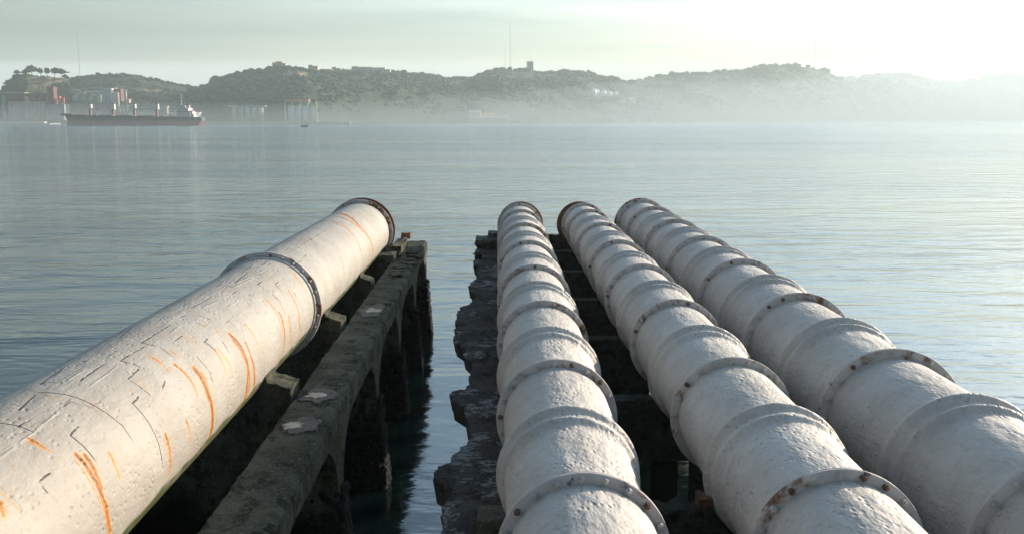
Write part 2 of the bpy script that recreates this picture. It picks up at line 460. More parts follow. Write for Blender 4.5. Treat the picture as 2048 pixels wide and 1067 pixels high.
def paint(arr, pts, w0, w1, v0, v1, mode='max'):
    """soft line through (along, round) points"""
    m = len(pts)-1
    for i in range(m):
        (sa, ca), (sb, cb) = pts[i], pts[i+1]
        wa = w0 + (w1-w0)*i/m; wb = w0 + (w1-w0)*(i+1)/m; va = v0 + (v1-v0)*i/m; vb = v0 + (v1-v0)*(i+1)/m
        pad = 3*max(wa, wb)
        i0, i1 = np.searchsorted(s_arr, [min(sa, sb)-pad, max(sa, sb)+pad]); j0, j1 = np.searchsorted(c_arr, [min(ca, cb)-pad, max(ca, cb)+pad])
        if i1 <= i0 or j1 <= j0: continue
        S = s_arr[i0:i1, None]; Cx = c_arr[None, j0:j1]; ds, dc = sb-sa, cb-ca; LL = ds*ds+dc*dc+1e-9
        tt = np.clip(((S-sa)*ds + (Cx-ca)*dc)/LL, 0, 1)
        dist = np.hypot(S-(sa+ds*tt), Cx-(ca+dc*tt)); ww = wa+(wb-wa)*tt
        val = (va+(vb-va)*tt)*np.exp(-(dist/ww)**2)
        arr[i0:i1, j0:j1] = np.maximum(arr[i0:i1, j0:j1], val)
def wob(pts, amp, step=.05):
    out_ = []
    for (sa, ca), (sb, cb) in zip(pts[:-1], pts[1:]):
        n = max(1, int(math.hypot(sb-sa, cb-ca)/step))
        for i in range(n):
            t_ = i/n; out_.append((sa+(sb-sa)*t_ + random.gauss(0, amp), ca+(cb-ca)*t_ + random.gauss(0, amp)))
    out_.append(pts[-1]); return out_
runs = [  # pixels of the run from its head down, width, strength
 ([(677,427),(720,455),(746,507),(741,525)], .085, 1.0), ([(680,434),(715,455)], .05, .9), ([(666,444),(700,463),(722,500)], .05, .85),
 ([(696,421),(735,440),(754,463)], .03, .45), ([(586,547),(600,562),(610,578)], .03, .6), ([(577,581),(596,620),(599,650),(588,694)], .03, .8),
 ([(531,598),(548,615),(559,640),(562,665)], .03, .6), ([(559,625),(567,650),(570,680),(561,718)], .035, 1.05), ([(577,632),(581,660),(579,690)], .03, .8),
 ([(488,646),(505,665),(518,695),(521,715)], .022, .5), ([(460,668),(482,692),(495,728),(494,770),(476,826)], .045, 1.15), ([(467,680),(485,705),(498,740),(490,800)], .045, .8),
 ([(491,685),(503,715),(509,748),(495,806)], .032, .95), ([(390,738),(412,775),(425,826),(421,869),(403,910)], .05, 1.2), ([(396,742),(418,785),(428,830)], .06, .6), ([(403,746),(417,775)], .03, .8),
 ([(349,728),(370,745),(385,765),(395,790)], .035, .75), ([(300,712),(318,722),(340,745)], .028, .55), ([(427,697),(440,715),(452,745)], .025, .55),
 ([(437,697),(455,722),(468,755)], .022, .5), ([(331,867),(338,890),(341,919),(338,950)], .026, .8), ([(154,909),(182,945),(205,990),(217,1040),(220,1075)], .036, 1.0),
 ([(173,912),(188,938),(203,975)], .035, 1.05), ([(56,875),(75,885),(98,900)], .02, .85), ([(217,904),(228,925),(240,955)], .022, .6), ([(372,836),(378,855),(383,885)], .016, .65),
 ([(338,700),(360,715)], .022, .5), ([(384,875),(385,895)], .012, .4), ([(432,658),(440,672)], .012, .6), ([(620,477),(623,481)], .02, .9), ([(0,1005),(8,1030)], .05, .5), ([(405,650),(411,653)], .015, .7)]
for px_, wd, st in runs:
    pts = wob([on_pipe(*p) for p in px_], .004, .09)
    paint(rust, pts, wd*.95, wd*1.05, st*1.05, st*.5)
    paint(rust, pts[:max(2, len(pts)//3)], wd*.6, wd*.45, st*1.3, st*.9)
    q_ = [(a_+random.gauss(0, .2)*wd-wd*.8, b_+.03) for a_, b_ in pts[len(pts)//4:]]
    if len(q_) > 2: paint(rust, q_, wd*.3, wd*.4, st*.8, st*.35)
    core = pts[:max(3, int(len(pts)*.75))]
    if st > .7: paint(rust, wob(core, .003, .05), wd*.34, wd*.2, 1.45*st, .8*st)
    for _ in range(4):    # thin side drips
        k0 = random.randrange(max(1, len(pts)//2)); k1 = min(len(pts), k0+random.randrange(3, 12)); o1 = random.gauss(0, wd*1.3)
        if k1-k0 > 2: paint(rust, [(a_+o1, b_+.02) for a_, b_ in pts[k0:k1]], .010, .013, st*.75, st*.12)
    # the weeping film to each side of the run
    paint(rust, [(a_+.01, b_+.04) for a_, b_ in pts], wd*1.9, wd*2.6, st*.26, .05)
for k_ in range(46):
    s0 = random.uniform(-12.5, 12.6); c0 = random.uniform(-.1, 1.2); ln_ = random.uniform(.1, .8)
    paint(rust, wob([(s0, c0), (s0+random.gauss(0, .02), min(1.9, c0+ln_))], .003, .09), .014, .02, random.uniform(.12, .45), .05)
z1 = lambda *p: [(x/1.8815, 500 + y/1.8815) for x, y in p]
r5 = lambda *p: [(400 + x/3.138, 380 + y/3.138) for x, y in p]
cracks = [z1((140,535),(260,545),(380,600),(460,660),(500,720)), z1((520,550),(497,575),(560,650),(600,740),(610,815)), z1((295,660),(262,695),(330,755),(365,800)),
 z1((185,838),(143,868),(178,912)), z1((0,650),(60,658),(125,685)), z1((520,445),(480,485),(565,545)), z1((450,415),(530,440)), z1((530,348),(600,365),(650,400)),
 z1((530,348),(590,310),(640,280)), z1((780,332),(768,345),(800,370)), z1((838,345),(862,385)), z1((740,400),(790,460),(800,495)), z1((445,330),(495,290)),
 z1((445,330),(500,325)), z1((300,490),(400,420)), z1((150,500),(230,500)), z1((455,412),(540,362)), z1((720,215),(790,180)), z1((745,245),(795,262)), z1((735,272),(770,285)),
 z1((1025,165),(1060,210),(1075,245)), z1((990,190),(1005,212)), z1((150,505),(210,458)), z1((580,240),(660,222)), z1((820,130),(885,142)),
 z1((610,520),(620,490)), z1((70,600),(130,545)), z1((200,470),(240,440)), z1((680,250),(715,240)), z1((885,118),(930,85)),
 r5((880,425),(900,490),(912,570)), r5((955,370),(968,410),(982,455)), r5((105,598),(220,615)), r5((210,575),(250,580)), r5((360,590),(425,635)), r5((360,590),(385,570)),
 r5((470,590),(515,635)), r5((470,590),(490,570)), r5((455,655),(510,700)), r5((700,245),(780,262)), r5((600,355),(640,375)), r5((300,650),(322,663)), r5((540,330),(600,300)),
 r5((25,945),(100,1005)), r5((135,945),(185,1020)), r5((590,640),(600,670)), r5((385,470),(440,435)), r5((25,590),(145,575)), r5((280,500),(330,470))]
for c_ in cracks:
    paint(crack, wob([on_pipe(*p) for p in c_], .0022, .05), .0085, .0065, 1.0, .85)
for k_ in range(120):    # fine block-like cracking of the coating
    s0 = random.uniform(-13, 2) if k_ < 90 else random.uniform(2, 12); c0 = random.uniform(-1.0, .75); ls = random.uniform(.12, .5)*random.choice((-1, 1)); lc = random.uniform(.06, .28)
    p_ = [(s0+ls, c0), (s0, c0), (s0, c0+lc)] if random.random() < .6 else [(s0, c0), (s0+random.gauss(0, .02), c0+lc)]
    paint(crack, wob(p_, .002, .05), .007, .006, random.uniform(.45, .95), random.uniform(.2, .6))
ridges = [z1((0,780),(120,690),(270,560)), z1((340,510),(440,435)), z1((235,500),(320,445)), z1((890,120),(970,92)), z1((765,215),(820,192)), z1((640,312),(680,280)),
 r5((205,610),(365,535)), r5((230,580),(400,500)), r5((550,410),(840,225)), r5((20,730),(110,695)), r5((60,660),(230,560))]
for c_ in ridges:
    paint(relief, wob([on_pipe(*p) for p in c_], .003, .08), .010, .010, .9, .7)
# lifted rectangular skins of the coating (a step of a few millimetres)
for k_ in range(110):
    if k_ < 75: s0 = random.uniform(-13, 0); c0 = random.uniform(-.9, .15)
    else: s0 = random.uniform(-13, 12); c0 = random.uniform(-1.0, .5)
    ls = random.uniform(.25, 1.3); lc = random.uniform(.05, .22)
    i0, i1 = np.searchsorted(s_arr, [s0, s0+ls]); j0, j1 = np.searchsorted(c_arr, [c0, c0+lc])
    relief[i0:i1, j0:j1] += random.choice([-.22, .22, .3])
algae = np.clip((np.broadcast_to(CC, rust.shape) - (1.90 + .02*np.sin(SS*3.1) + .02*np.sin(SS*7.3)))/.05, 0, 1)
algae = algae + np.clip((-np.broadcast_to(CC, rust.shape) - 1.9)/.1, 0, 1)
speck = .35*np.exp(-((SS+12.2)/1.1)**2)*np.exp(-((CC-.75)/.8)**2)
rad = LR + 0*rust
rad -= .0025*np.clip(relief, 0, 0)
ringv = np.cos(c_arr/LR)[:, None]*np.array(Lb)[None] + np.sin(c_arr/LR)[:, None]*np.array(La)[None]
P = np.array(Dn)[None, None]*s_arr[:, None, None] + ringv[None]*rad[..., None]
lp = empty('pipeline', LC - LD*14, 'large white pipe streaked with orange rust, crossing the left foreground', 'pipe')
me = grid_mesh('pipe_shell', P, closed=True, attrs={'rust': rust, 'crack': crack, 'relief': relief, 'algae': algae, 'speck': speck})
o = link('pipe_shell', me, M['pipe_left'], lp); o.location = LC - lp.location
M['flange_grey'] = m_flange('dark_grey_flange', .35)
f = make_flange(lp, LC, LD, LRO, LR+.006, .075, M['flange_grey'], 18, R(-110), R(112), M['bolt'], (4, 9), .030)
# pale sealing lip in front of the ring
o = link('sealing_lip', shell('sealing_lip', Vector(), LD, [(-.13, LR+.001), (-.12, LR+.030), (-.03, LR+.034), (-.001, LR+.036), (-.001, LR+.001)], 112), M['pipe'], lp); o.location = LC - lp.location
f = make_flange(lp, LC + LD*LS, LD, LRO, LR+.006, .075, M['flange_rust'], 16, R(-110), R(112), M['bolt_rust'], (), .030)
o = link('end_rim', shell('end_rim', Vector(), LD, [(0, .8), (0, LRO*.99), (.05, LRO), (.10, LRO*.99), (.10, .8)], 96), M['rust'], lp)
o.location = LC + LD*(LS+.70) - lp.location

# ------------------------------------------------------------------ left pier: long beam on arched posts, cradles under the pipe
BT = H - 4.35
bdx = -.0190
bl = lambda y: -3.36 + bdx*(y-10)      # left edge
br = lambda y: -2.575 + bdx*(y-10)     # right edge
pier = empty('pier', (-3.1, 20, 0), 'long narrow concrete pier beam on arched posts beside the large left pipe', 'pier')
def rough_beam(y0, y1, zt, zb, lf, rf, ny, amp, seed):
    """slab strip with worn arrises"""
    ys = np.linspace(y0, y1, ny); rows = []
    for y in ys:
        j = lambda k, a=amp: a*noise.fractal(Vector((k*7.3+seed, y*2.6, seed*3.1)), .5, 2.3, 5)
        l, r = lf(y), rf(y)
        prof = [(l+j(1), zb), (l+j(2)*.7, zb+(zt-zb)*.5), (l+j(3), zt-.05+j(4, .03)), (l+.05+j(5), zt+j(6, .02)), (l+.25, zt+j(7, .02)), (l+.45, zt+j(8, .02)),
                (r-.22+j(9, .02), zt+j(10, .022)), (r-.07+j(11)*1.4, zt-.005+j(12, .03)), (r+j(13)*1.2, zt-.06+j(14, .03)), (r+j(15)*.7, zt-.2), (r+j(16)*.7, zb)]
        rows.append([(x, y, z) for x, z in prof])
    A = np.array(rows); 
    return A
A = rough_beam(2, 35.6, BT, BT-.42, bl, br, 800, .022, 3)
def closed_strip(name, A, mat, parent):
    m, n = A.shape[:2]
    o0 = np.array(origin(parent)) if parent else np.zeros(3)
    me = grid_mesh(name, A - o0, closed=True)
    import bmesh
    b = bmesh.new(); b.from_mesh(me); b.verts.ensure_lookup_table()
    b.faces.new([b.verts[k] for k in range(n)]); b.faces.new([b.verts[(m-1)*n+k] for k in range(n)][::-1])
    for q_ in b.faces: q_.smooth = False
    b.to_mesh(me); b.free()
    return link(name, me, mat, parent)
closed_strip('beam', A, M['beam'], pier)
posts = [35.2, 30.2, 25.1, 20.1, 15.0, 9.9, 4.8]
for y in posts:
    l, r = bl(y)+.03, br(y)-.02; zb = -3
    # post with flared haunches on both sides, profile in the y-z plane
    pf = []
    for t_ in np.linspace(0, 1, 9): pf.append((y - .22 - 1.25*(1-math.sin(t_*math.pi/2)), BT-.41 - 1.05*(1-math.cos(t_*math.pi/2))))
    pf = pf + [(y-.22, zb), (y+.22, zb)]
    q = []
    for t_ in np.linspace(1, 0, 9): q.append((y + .22 + 1.25*(1-math.sin(t_*math.pi/2)) if y < 35 else y+.22, BT-.41 - 1.05*(1-math.cos(t_*math.pi/2))))
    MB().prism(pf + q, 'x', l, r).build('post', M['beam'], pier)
# wall added to darken the gaps behind the posts, under the pipe's outer side
MB().prism([(11.5, -3), (11.5, BT-1.1), (13, BT-.9), (24, BT-1.0), (35, BT-.8), (35, -3)], 'x', LX-1.45, LX-1.15).build('dark_backing', M['cross'], pier)
# mussels crusting the lower posts
def clumps(spots, rr, rng_):
    v = []; f_ = []; ph = (1+5**.5)/2
    ico = np.array([(-1,ph,0),(1,ph,0),(-1,-ph,0),(1,-ph,0),(0,-1,ph),(0,1,ph),(0,-1,-ph),(0,1,-ph),(ph,0,-1),(ph,0,1),(-ph,0,-1),(-ph,0,1)])/1.9
    fa = np.array([(0,11,5),(0,5,1),(0,1,7),(0,7,10),(0,10,11),(1,5,9),(5,11,4),(11,10,2),(10,7,6),(7,1,8),(3,9,4),(3,4,2),(3,2,6),(3,6,8),(3,8,9),(4,9,5),(2,4,11),(6,2,10),(8,6,7),(9,8,1)])
    n = len(spots); sc_ = rr if np.ndim(rr) == 2 else np.repeat(np.asarray(rr)[:, None], 3, 1)
    J = rng_.normal(0, .18, (n, 12, 3)); q = rng_.normal(size=(n, 3, 3)); q, _ = np.linalg.qr(q)
    V = ((ico[None] + J) @ q)*sc_[:, None, :] + np.asarray(spots)[:, None, :]
    Fc = fa[None] + 12*np.arange(n)[:, None, None]
    return V.reshape(-1, 3), Fc.reshape(-1, 3)
def tri_mesh(name, V, Fc, mat, parent=None, smooth=False, org=None):
    o0 = np.array(origin(parent)) if parent is not None else (np.array(org) if org is not None else np.zeros(3))
    me = bpy.data.meshes.new(name); me.vertices.add(len(V)); me.vertices.foreach_set('co', (V-o0).astype(np.float32).ravel())
    me.loops.add(Fc.size); me.loops.foreach_set('vertex_index', Fc.astype(np.int32).ravel())
    me.polygons.add(len(Fc)); me.polygons.foreach_set('loop_start', np.arange(0, Fc.size, 3, dtype=np.int32)); me.polygons.foreach_set('loop_total', np.full(len(Fc), 3, dtype=np.int32))
    me.update(calc_edges=True)
    if smooth: me.polygons.foreach_set('use_smooth', np.ones(len(Fc), dtype=bool))
    o = link(name, me, mat, parent)
    if parent is None: o.location = tuple(o0)
    return o
sp = []; rr = []
for y in posts[:6]:
    l, r = bl(y), br(y)
    for _ in range(2200):
        zz = abs(random.gauss(0, .85)) - .3
        if zz > 1.9: continue
        side = random.choice('rrrfb'); g_ = .14*max(0, 1-zz/2.0)*random.random()
        if side == 'r': p = (r+g_, y+random.uniform(-.27, .27), zz)
        elif side == 'f': p = (random.uniform(l, r), y-.24-g_, zz)
        else: p = (random.uniform(l, r), y+.24+g_, zz)
        sp.append(p); rr.append(random.uniform(.03, .09))
V, Fc = clumps(sp, rr, rng)
o = tri_mesh('mussels', V, Fc, M['mussel'], pier); o['kind'] = 'stuff'; o['label'] = 'crust of dark mussels round the foot of the posts'

# cross walls / cradles of the left pipe, reaching from under the pipe to the beam
for y in (15.6, 20.9, 26.2, 31.9):
    cx = LX + LDX*(y-LY); cz = H + LZ + LDZ*(y-LY); r0 = LR + .012
    pf = [(cx-1.25, -3), (cx-1.25, cz-.60)]
    for a_ in np.linspace(-62, 68, 15): pf.append((cx + r0*math.sin(R(a_)), cz - r0*math.cos(R(a_))))
    xr = bl(y) - .035
    x_0 = cx+.93; pf += [(x_0+(xr-x_0)*q_, cz-.46-.10*q_+.018*noise.noise(Vector((q_*6, y, 2)))) for q_ in np.linspace(0, 1, 8)] + [(xr, -3)]
    MB().prism(pf, 'y', y-.32, y+.32).build('cradle', M['beam'], pier)
# chalky craters on the beam top with pale mortar inside
def patch(cx, cy, rx, ry, z, th, seed, n=60, amp=.34):
    top = []
    for i in range(n):
        a_ = 2*math.pi*i/n; k = 1 + amp*noise.fractal(Vector((math.cos(a_)*1.4, math.sin(a_)*1.4, seed)), 1, 2, 3)*1.6
        top.append((cx + rx*k*math.cos(a_), cy + ry*k*math.sin(a_)))
    return MB().prism(top, 'z', z-.03, z+th)
for i, (px, py, rx, ry) in enumerate([(745, 622, .30, .62), (640, 790, .29, .36), (606, 850, .26, .34)]):
    c = onz(px, py, BT+.02)
    patch(c.x, c.y, rx, ry, BT, .030, i*5.1).build('mortar_patch', M['crater'], pier)
    if i == 0: patch(c.x-.01, c.y, rx*.52, ry*.40, BT+.03, .012, 9).build('mortar_core', M['pale'], pier)
    else:
        patch(c.x-.06*i, c.y-.04, rx*.62, ry*.36, BT+.03, .010, 4+i, 60, .6).build('mortar_core', M['pale'], pier)
# upstand, block and brick at the seaward end
def rubble(name, c, sx, sy, sz, mat, seed, parent=None, rot=0.):
    """a broken block: many-faced rough box"""
    import bmesh
    b = bmesh.new(); bmesh.ops.create_cube(b, size=1); bmesh.ops.subdivide_edges(b, edges=b.edges[:], cuts=5, use_grid_fill=True)
    for v in b.verts:
        p = v.co.copy(); n_ = noise.fractal(Vector((p.x*2.2+seed, p.y*2.2, p.z*2.2)), 1, 2, 4)
        v.co = p*(1 + .22*n_); v.co.x *= sx; v.co.y *= sy; v.co.z = v.co.z*sz + sz/2
        x_, y_ = v.co.x, v.co.y; v.co.x = x_*math.cos(rot)-y_*math.sin(rot); v.co.y = x_*math.sin(rot)+y_*math.cos(rot)
    me = bpy.data.meshes.new(name); b.to_mesh(me); b.free()
    o = link(name, me, mat, parent); o.location = Vector(c) - (origin(parent) if parent else Vector()); return o
rubble('upstand', (bl(33)+.12, 32.2, BT-.05), .35, 2.2, .42, M['beam'], 3, pier)
rubble('upstand', (bl(31)-.1, 30.6, BT-.3), .5, .9, .52, M['beam'], 8, pier)
for i in range(8):
    y = 27.5 + i*.75
    rubble('spalled_lump', (br(y)-.2+random.uniform(-.15, .1), y, BT-.05), random.uniform(.15, .35), random.uniform(.2, .5), random.uniform(.08, .16), M['beam'], 20+i*3, pier, random.uniform(0, 3))
c = onz(806, 479, BT+.1)
o = rubble('brick', (bl(34.2)+.22, 33.6, BT+.33), .30, .22, .18, M['brick'], 5); tag(o, 'small orange-red brick lying on the seaward end of the left pier beam', 'brick')

# ------------------------------------------------------------------ right support: cross beams and broken side slab
SLZ = H - 4.50
left_px = [(992,474),(974,477),(966,484),(957,494),(964,503),(966,521),(947,520),(950,530),(957,543),(954,557),(939,565),(945,582),(952,592),(941,609),(922,613),(917,626),(913,648),(909,669),(910,680),(923,689),(930,706),(942,718),
 (944,728),(941,745),(941,762),(932,777),(916,779),(901,781),(906,794),(918,806),(930,817),(932,836),(939,840),(938,860),(936,882),(922,895),(908,906),(898,925),(885,926),(873,929),(870,941),(880,960),(892,968),(903,975),(903,992),(886,1003),(888,1020),(885,1037),(879,1067),(872,1110)]
edge = [onz(px, py, SLZ) for px, py in left_px]
# densify the eroded edge with fine notches
pl = []
for i in range(len(edge)-1):
    a_, b_ = edge[i], edge[i+1]; n = max(2, int((b_-a_).length/.045))
    for k in range(n):
        p = a_.lerp(b_, k/n); j = .085*noise.fractal(Vector((p.y*3.6, p.x*3, 1.7)), .6, 2.4, 5)
        pl.append((p.x + j, p.y + j*.25))
pl.append((edge[-1].x, edge[-1].y))
slab = empty('broken_slab', (-.4, 20, SLZ-.4), 'dark eroded concrete side slab with ragged edge and white crust along the right-hand pipes', 'slab')
rx_ = lambda y: .30 - .0139*(y-4.35)
# top sheet as a grid between ragged edge and the pipe, so that it can be uneven
rowsT = []
for x, y in pl:
    r_ = rx_(y); row = []
    for t_ in np.linspace(0, 1, 25):
        X = x + (r_-x)*t_
        z = SLZ + .022*noise.fractal(Vector((X*4.2, y*3.3, 5)), .6, 2, 5) - (.015 if t_ == 0 else 0)
        row.append((X, y, z))
    row += [(r_, y, SLZ-.45), (x + (r_-x)*.25, y, SLZ-.5 - .1*noise.noise(Vector((y, 0, 3)))), (x + .05, y, SLZ-.30 + .09*noise.noise(Vector((y*1.7, 2, 3))))]
    rowsT.append(row)
closed_strip('slab_top', np.array(rowsT), M['slab'], slab)
# small raised block on the slab near the camera
c = onz(985, 1050, SLZ)
o = MB(); o.box(c.x-.17, c.x+.20, c.y-.25, c.y+.22, SLZ-.04, SLZ+.16); o = o.build('concrete_block', m_concrete('mossy_block', (.12, .11, .07), (.26, .25, .20), (.09, .10, .03), False), bevel=.02)
tag(o, 'small pale mossy concrete block wedged on the dark slab against the pipe', 'block')
# broken lumps and bent reinforcing bar at the seaward end
c = onz(975, 500, SLZ)
rubble('broken_lump', (c.x-.02, c.y+.6, SLZ-.05), .75, 1.3, .40, M['slab'], 31, slab)
rubble('broken_lump', (c.x+.25, c.y+1.2, SLZ-.05), .5, .8, .55, M['slab'], 41, slab)
rubble('broken_lump', (c.x-.15, c.y-.5, SLZ-.25), .5, .6, .30, M['slab'], 51, slab)
cb = onz(965, 506, SLZ+.1)
MB().tube([cb+Vector((.5, 0, .06)), cb+Vector((.1, 0, .05)), cb+Vector((0, 0, -.05)), cb+Vector((-.32, -.05, -.02))], .022, 6).build('reinforcing_bar', M['rust'], slab)

cb_y = [37.0, 31.9+.6, 27.8+.2, 23.65, 19.2, 14.95, 10.8, 6.6]
ctop = H - 4.19
ys_c = [onz(1200, py, ctop).y for py in (470, 503, 543, 600, 678, 800, 1012)]
words = ['farthest, at the seaward end of the pipes', 'second from the seaward end', 'third from the seaward end', 'in the middle of the row', 'fifth from the seaward end', 'second nearest, its top edge chipped', 'nearest to the camera, broken and rusty at one end']
for i, y in enumerate(ys_c + [6.4]):
    if i == 7: continue
    y = min(y, 36.4)
    C2 = (P2[0] + P2[4]*(y-P2[1]), H + P2[2] + P2[5]*(y-P2[1])); C3 = (P3[0] + P3[4]*(y-P3[1]), H + P3[2] + P3[5]*(y-P3[1])); C4 = (P4[0] + P4[4]*(y-P4[1]), H + P4[2] + P4[5]*(y-P4[1]))
    t = empty('cross_beam', (3, y, 0), 'dark concrete cross beam under the three pipes, ' + words[i], 'beam', 'cross beams under the three pipes')
    pf = [(-.25, ctop-.75), (-.25, SLZ-.06), (C2[0]-.62, SLZ-.06)]
    def cut(C_, r0, zt):
        dz_ = C_[1]-zt; hx = math.sqrt(max(r0*r0-dz_*dz_, .01)); a0_ = math.degrees(math.asin(min(1, hx/r0)))
        return [(C_[0]+r0*math.sin(R(a_)), C_[1]-r0*math.cos(R(a_))) for a_ in np.linspace(-a0_, a0_, 13)]
    pf = [(-.25, ctop-.95), (-.25, SLZ-.47), (C2[0]-.45, SLZ-.47)] 
    r2 = .81
    c2_ = cut(C2, r2, ctop); pf += [p for p in c2_ if p[0] > C2[0]-.4]
    if i == 6:
        m0, m1 = pf[-1][0], C3[0]-.75
        pf += [(m0+(m1-m0)*t_, ctop + .07*noise.noise(Vector((t_*5, 0, 4))) - .10*abs(math.sin(t_*5))) for t_ in np.linspace(.05, .95, 14)]
    else: pf += [(pf[-1][0]+(C3[0]-.75-pf[-1][0])*t_, ctop + .02*noise.noise(Vector((t_*6, y, 4)))) for t_ in np.linspace(.05, .95, 10)]
    pf += cut(C3, .81, ctop) + cut(C4, .975, ctop) + [(6.25, ctop), (6.25, ctop-.95)]
    MB().prism(pf, 'y', y, y+.36).build('beam', M['cross'], t, bevel=.015)
    for px_ in (.15, 3.0, 5.7):
        MB().box(px_-.25, px_+.25, y+.01, y+.34, -3, ctop-.90).build('post', M['cross'], t)
    if i == 6:
        rubble('rust_crust', (C3[0]-.78, y+.15, ctop-.06), .16, .26, .13, M['rust'], 61, t)

# ------------------------------------------------------------------ far shore
def m_land():
    t = NT('hillside')
    col = t.mix(t.ramp(t.noise(.013, 5, .65), .42, .58), (.014, .034, .015), (.036, .064, .026))
    col = t.mix(t.ramp(t.noise(.05, 5, .7, (1, 1, 3)), .56, .66, 0, .55), col, (.17, .15, .085))
    col = t.mix(t.ramp(t.noise(.07, 5, .7), .5, .62, 0, .8), col, (.014, .024, .013))
    rk = t.math('MULTIPLY', t.attr('rock'), t.ramp(t.noise(.10, 5, .75, (1, 1, .35)), .36, .50))
    col = t.mix(rk, col, t.mix(t.noise(.3, 5, .8, (1, 1, .3)), (.50, .28, .11), (.90, .66, .36)))
    nm = t.bump(t.noise(.12, 6, .7), 4.0)
    nm = t.bump(t.math('MULTIPLY', t.noise(.22, 5, .7, (1, 1, .2)), t.attr('rock')), 9.0, 1, nm)
    return t.done(col, .95, nm)
M['land'] = m_land()
def m_leaf(name, a, b, sc_):
    t = NT(name); return t.done(t.mix(t.ramp(t.noise(sc_, 4, .7), .35, .65), a, b), .9)
M['wood'] = m_leaf('woodland_foliage', (.010, .030, .016), (.026, .058, .026), .05)
M['pine'] = m_leaf('pine_foliage', (.016, .028, .013), (.045, .062, .026), .4)
M['bark'] = m_flat('bark', (.10, .07, .05), .9, .3, 2)
shoreX = np.array([-300, 0, 600, 1000, 1350, 1700, 2150, 2400]); shoreY = np.array([1320, 1320, 1350, 1700, 2150, 2750, 4000, 4400])
def S(px): return float(np.interp(px, shoreX, shoreY))
HILLS = {}
def hill(name, sil, delta, shelf, power, label, step=5, rock=None, nb=900, br_=(3, 5), top_gap=3.0, seed=1, front=0., nrow=44, zone=.5, rough=1.):
    """ridge whose crest follows the skyline sil = [(px, py)], delta metres behind the shore"""
    sx = [p[0] for p in sil]; sy = [p[1] for p in sil]
    pxs = np.arange(sx[0], sx[-1]+.1, step); rows = []
    us = np.concatenate([np.linspace(0, 1, nrow), np.linspace(1.06, 1.9, 9)])
    A = np.zeros((len(us), len(pxs), 3)); RK = np.zeros(A.shape[:2])
    for j, px in enumerate(pxs):
        s0 = S(px) + front; dc = float(np.interp(px, [p[0] for p in delta], [p[1] for p in delta]))
        py = float(np.interp(px, sx, sy)); yc = s0 + dc; zc = at(px, py, yc).z - top_gap
        zc += (1.6*noise.fractal(Vector((px*.03, seed, 0)), 1, 2, 4))*yc/1400
        for i, u in enumerate(us):
            y = s0 + dc*u
            if u <= shelf: z = -1.5 + 3.8*min(1, u/shelf*6)
            elif u <= 1:
                q = (u-shelf)/(1-shelf); z = 2.3 + (zc-2.3)*(q**power)
                X = (px-1024)/F*y
                z += math.sin(math.pi*q)*rough*(zc*.16*noise.fractal(Vector((X*.006, y*.006, seed)), 1, 2, 5) + zc*.05*noise.fractal(Vector((X*.03, y*.03, seed+3)), 1, 2, 3))
                z = min(z, H + (zc-H)*(y/yc)*.985 if q < .93 else zc)
                z = max(z, 2.0)
            else: z = zc - (u-1)*(zc*.5)
            A[i, j] = ((px-1024)/F*(y*math.cos(PITCH)+(H-z)*math.sin(PITCH)), y, z)
            if rock:
                for (a0, a1, q0, q1) in rock:
                    qq = (u-shelf)/(1-shelf)
                    RK[i, j] = max(RK[i, j], max(0, min(1, min(px-a0, a1-px)/6+.5))*max(0, min(1, min(qq-q0, q1-qq)/.06+.5)))
    me = grid_mesh(name, A - A[0, 0], attrs={'rock': RK})
    o = link(name, me, M['land']); o.location = tuple(A[0, 0]); tag(o, label, kind='structure')
    # woodland, clumps of tree crowns rooted on the slope
    r_ = np.random.default_rng(seed+50); spots = []; rr = []
    k0 = next(i for i, u in enumerate(us) if u > shelf + .02); k1 = len(us)-8
    tries = 0
    while len(spots) < nb and tries < nb*12:
        tries += 1
        onc = r_.random() < .22
        i = (r_.integers(nrow-3, k1) if onc else k0 + (nrow-k0)*r_.random()); j = r_.random()*(len(pxs)-2)
        i = min(float(i) + (r_.random() if onc else 0), len(us)-2.01); a_, b_ = int(i), int(j); fi, fj = i-a_, j-b_
        p = (A[a_, b_]*(1-fi)*(1-fj) + A[a_+1, b_]*fi*(1-fj) + A[a_, b_+1]*(1-fi)*fj + A[a_+1, b_+1]*fi*fj)
        if RK[a_, b_] > .4: continue
        msk = noise.fractal(Vector((p[0]*.010, p[1]*.010, seed*2.2)), 1, 2, 4)
        if msk < zone - .5 - (.35 if onc else 0) and r_.random() > .06: continue
        sc_ = p[1]/1400
        r = r_.uniform(*br_)*(1 if onc else .9)*(.7 + .3*sc_)
        if onc and r_.random() < .12: r *= 1.6
        for _ in range(2 if sc_ > 1.5 else 3):
            spots.append(p + np.array([r_.normal(0, r*.55), r_.normal(0, r*.5), r*r_.uniform(.15, .75)])); q = r*r_.uniform(.5, .95); rr.append((q*1.15, q*1.15, q*.8))
    V, Fc = clumps(spots, np.array(rr), r_)
    o = tri_mesh('woodland', V, Fc, M['wood'], org=A[0, 0]); tag(o, 'dense trees and scrub covering ' + label, kind='stuff')
    HILLS[label] = (A, pxs, us)
    return A

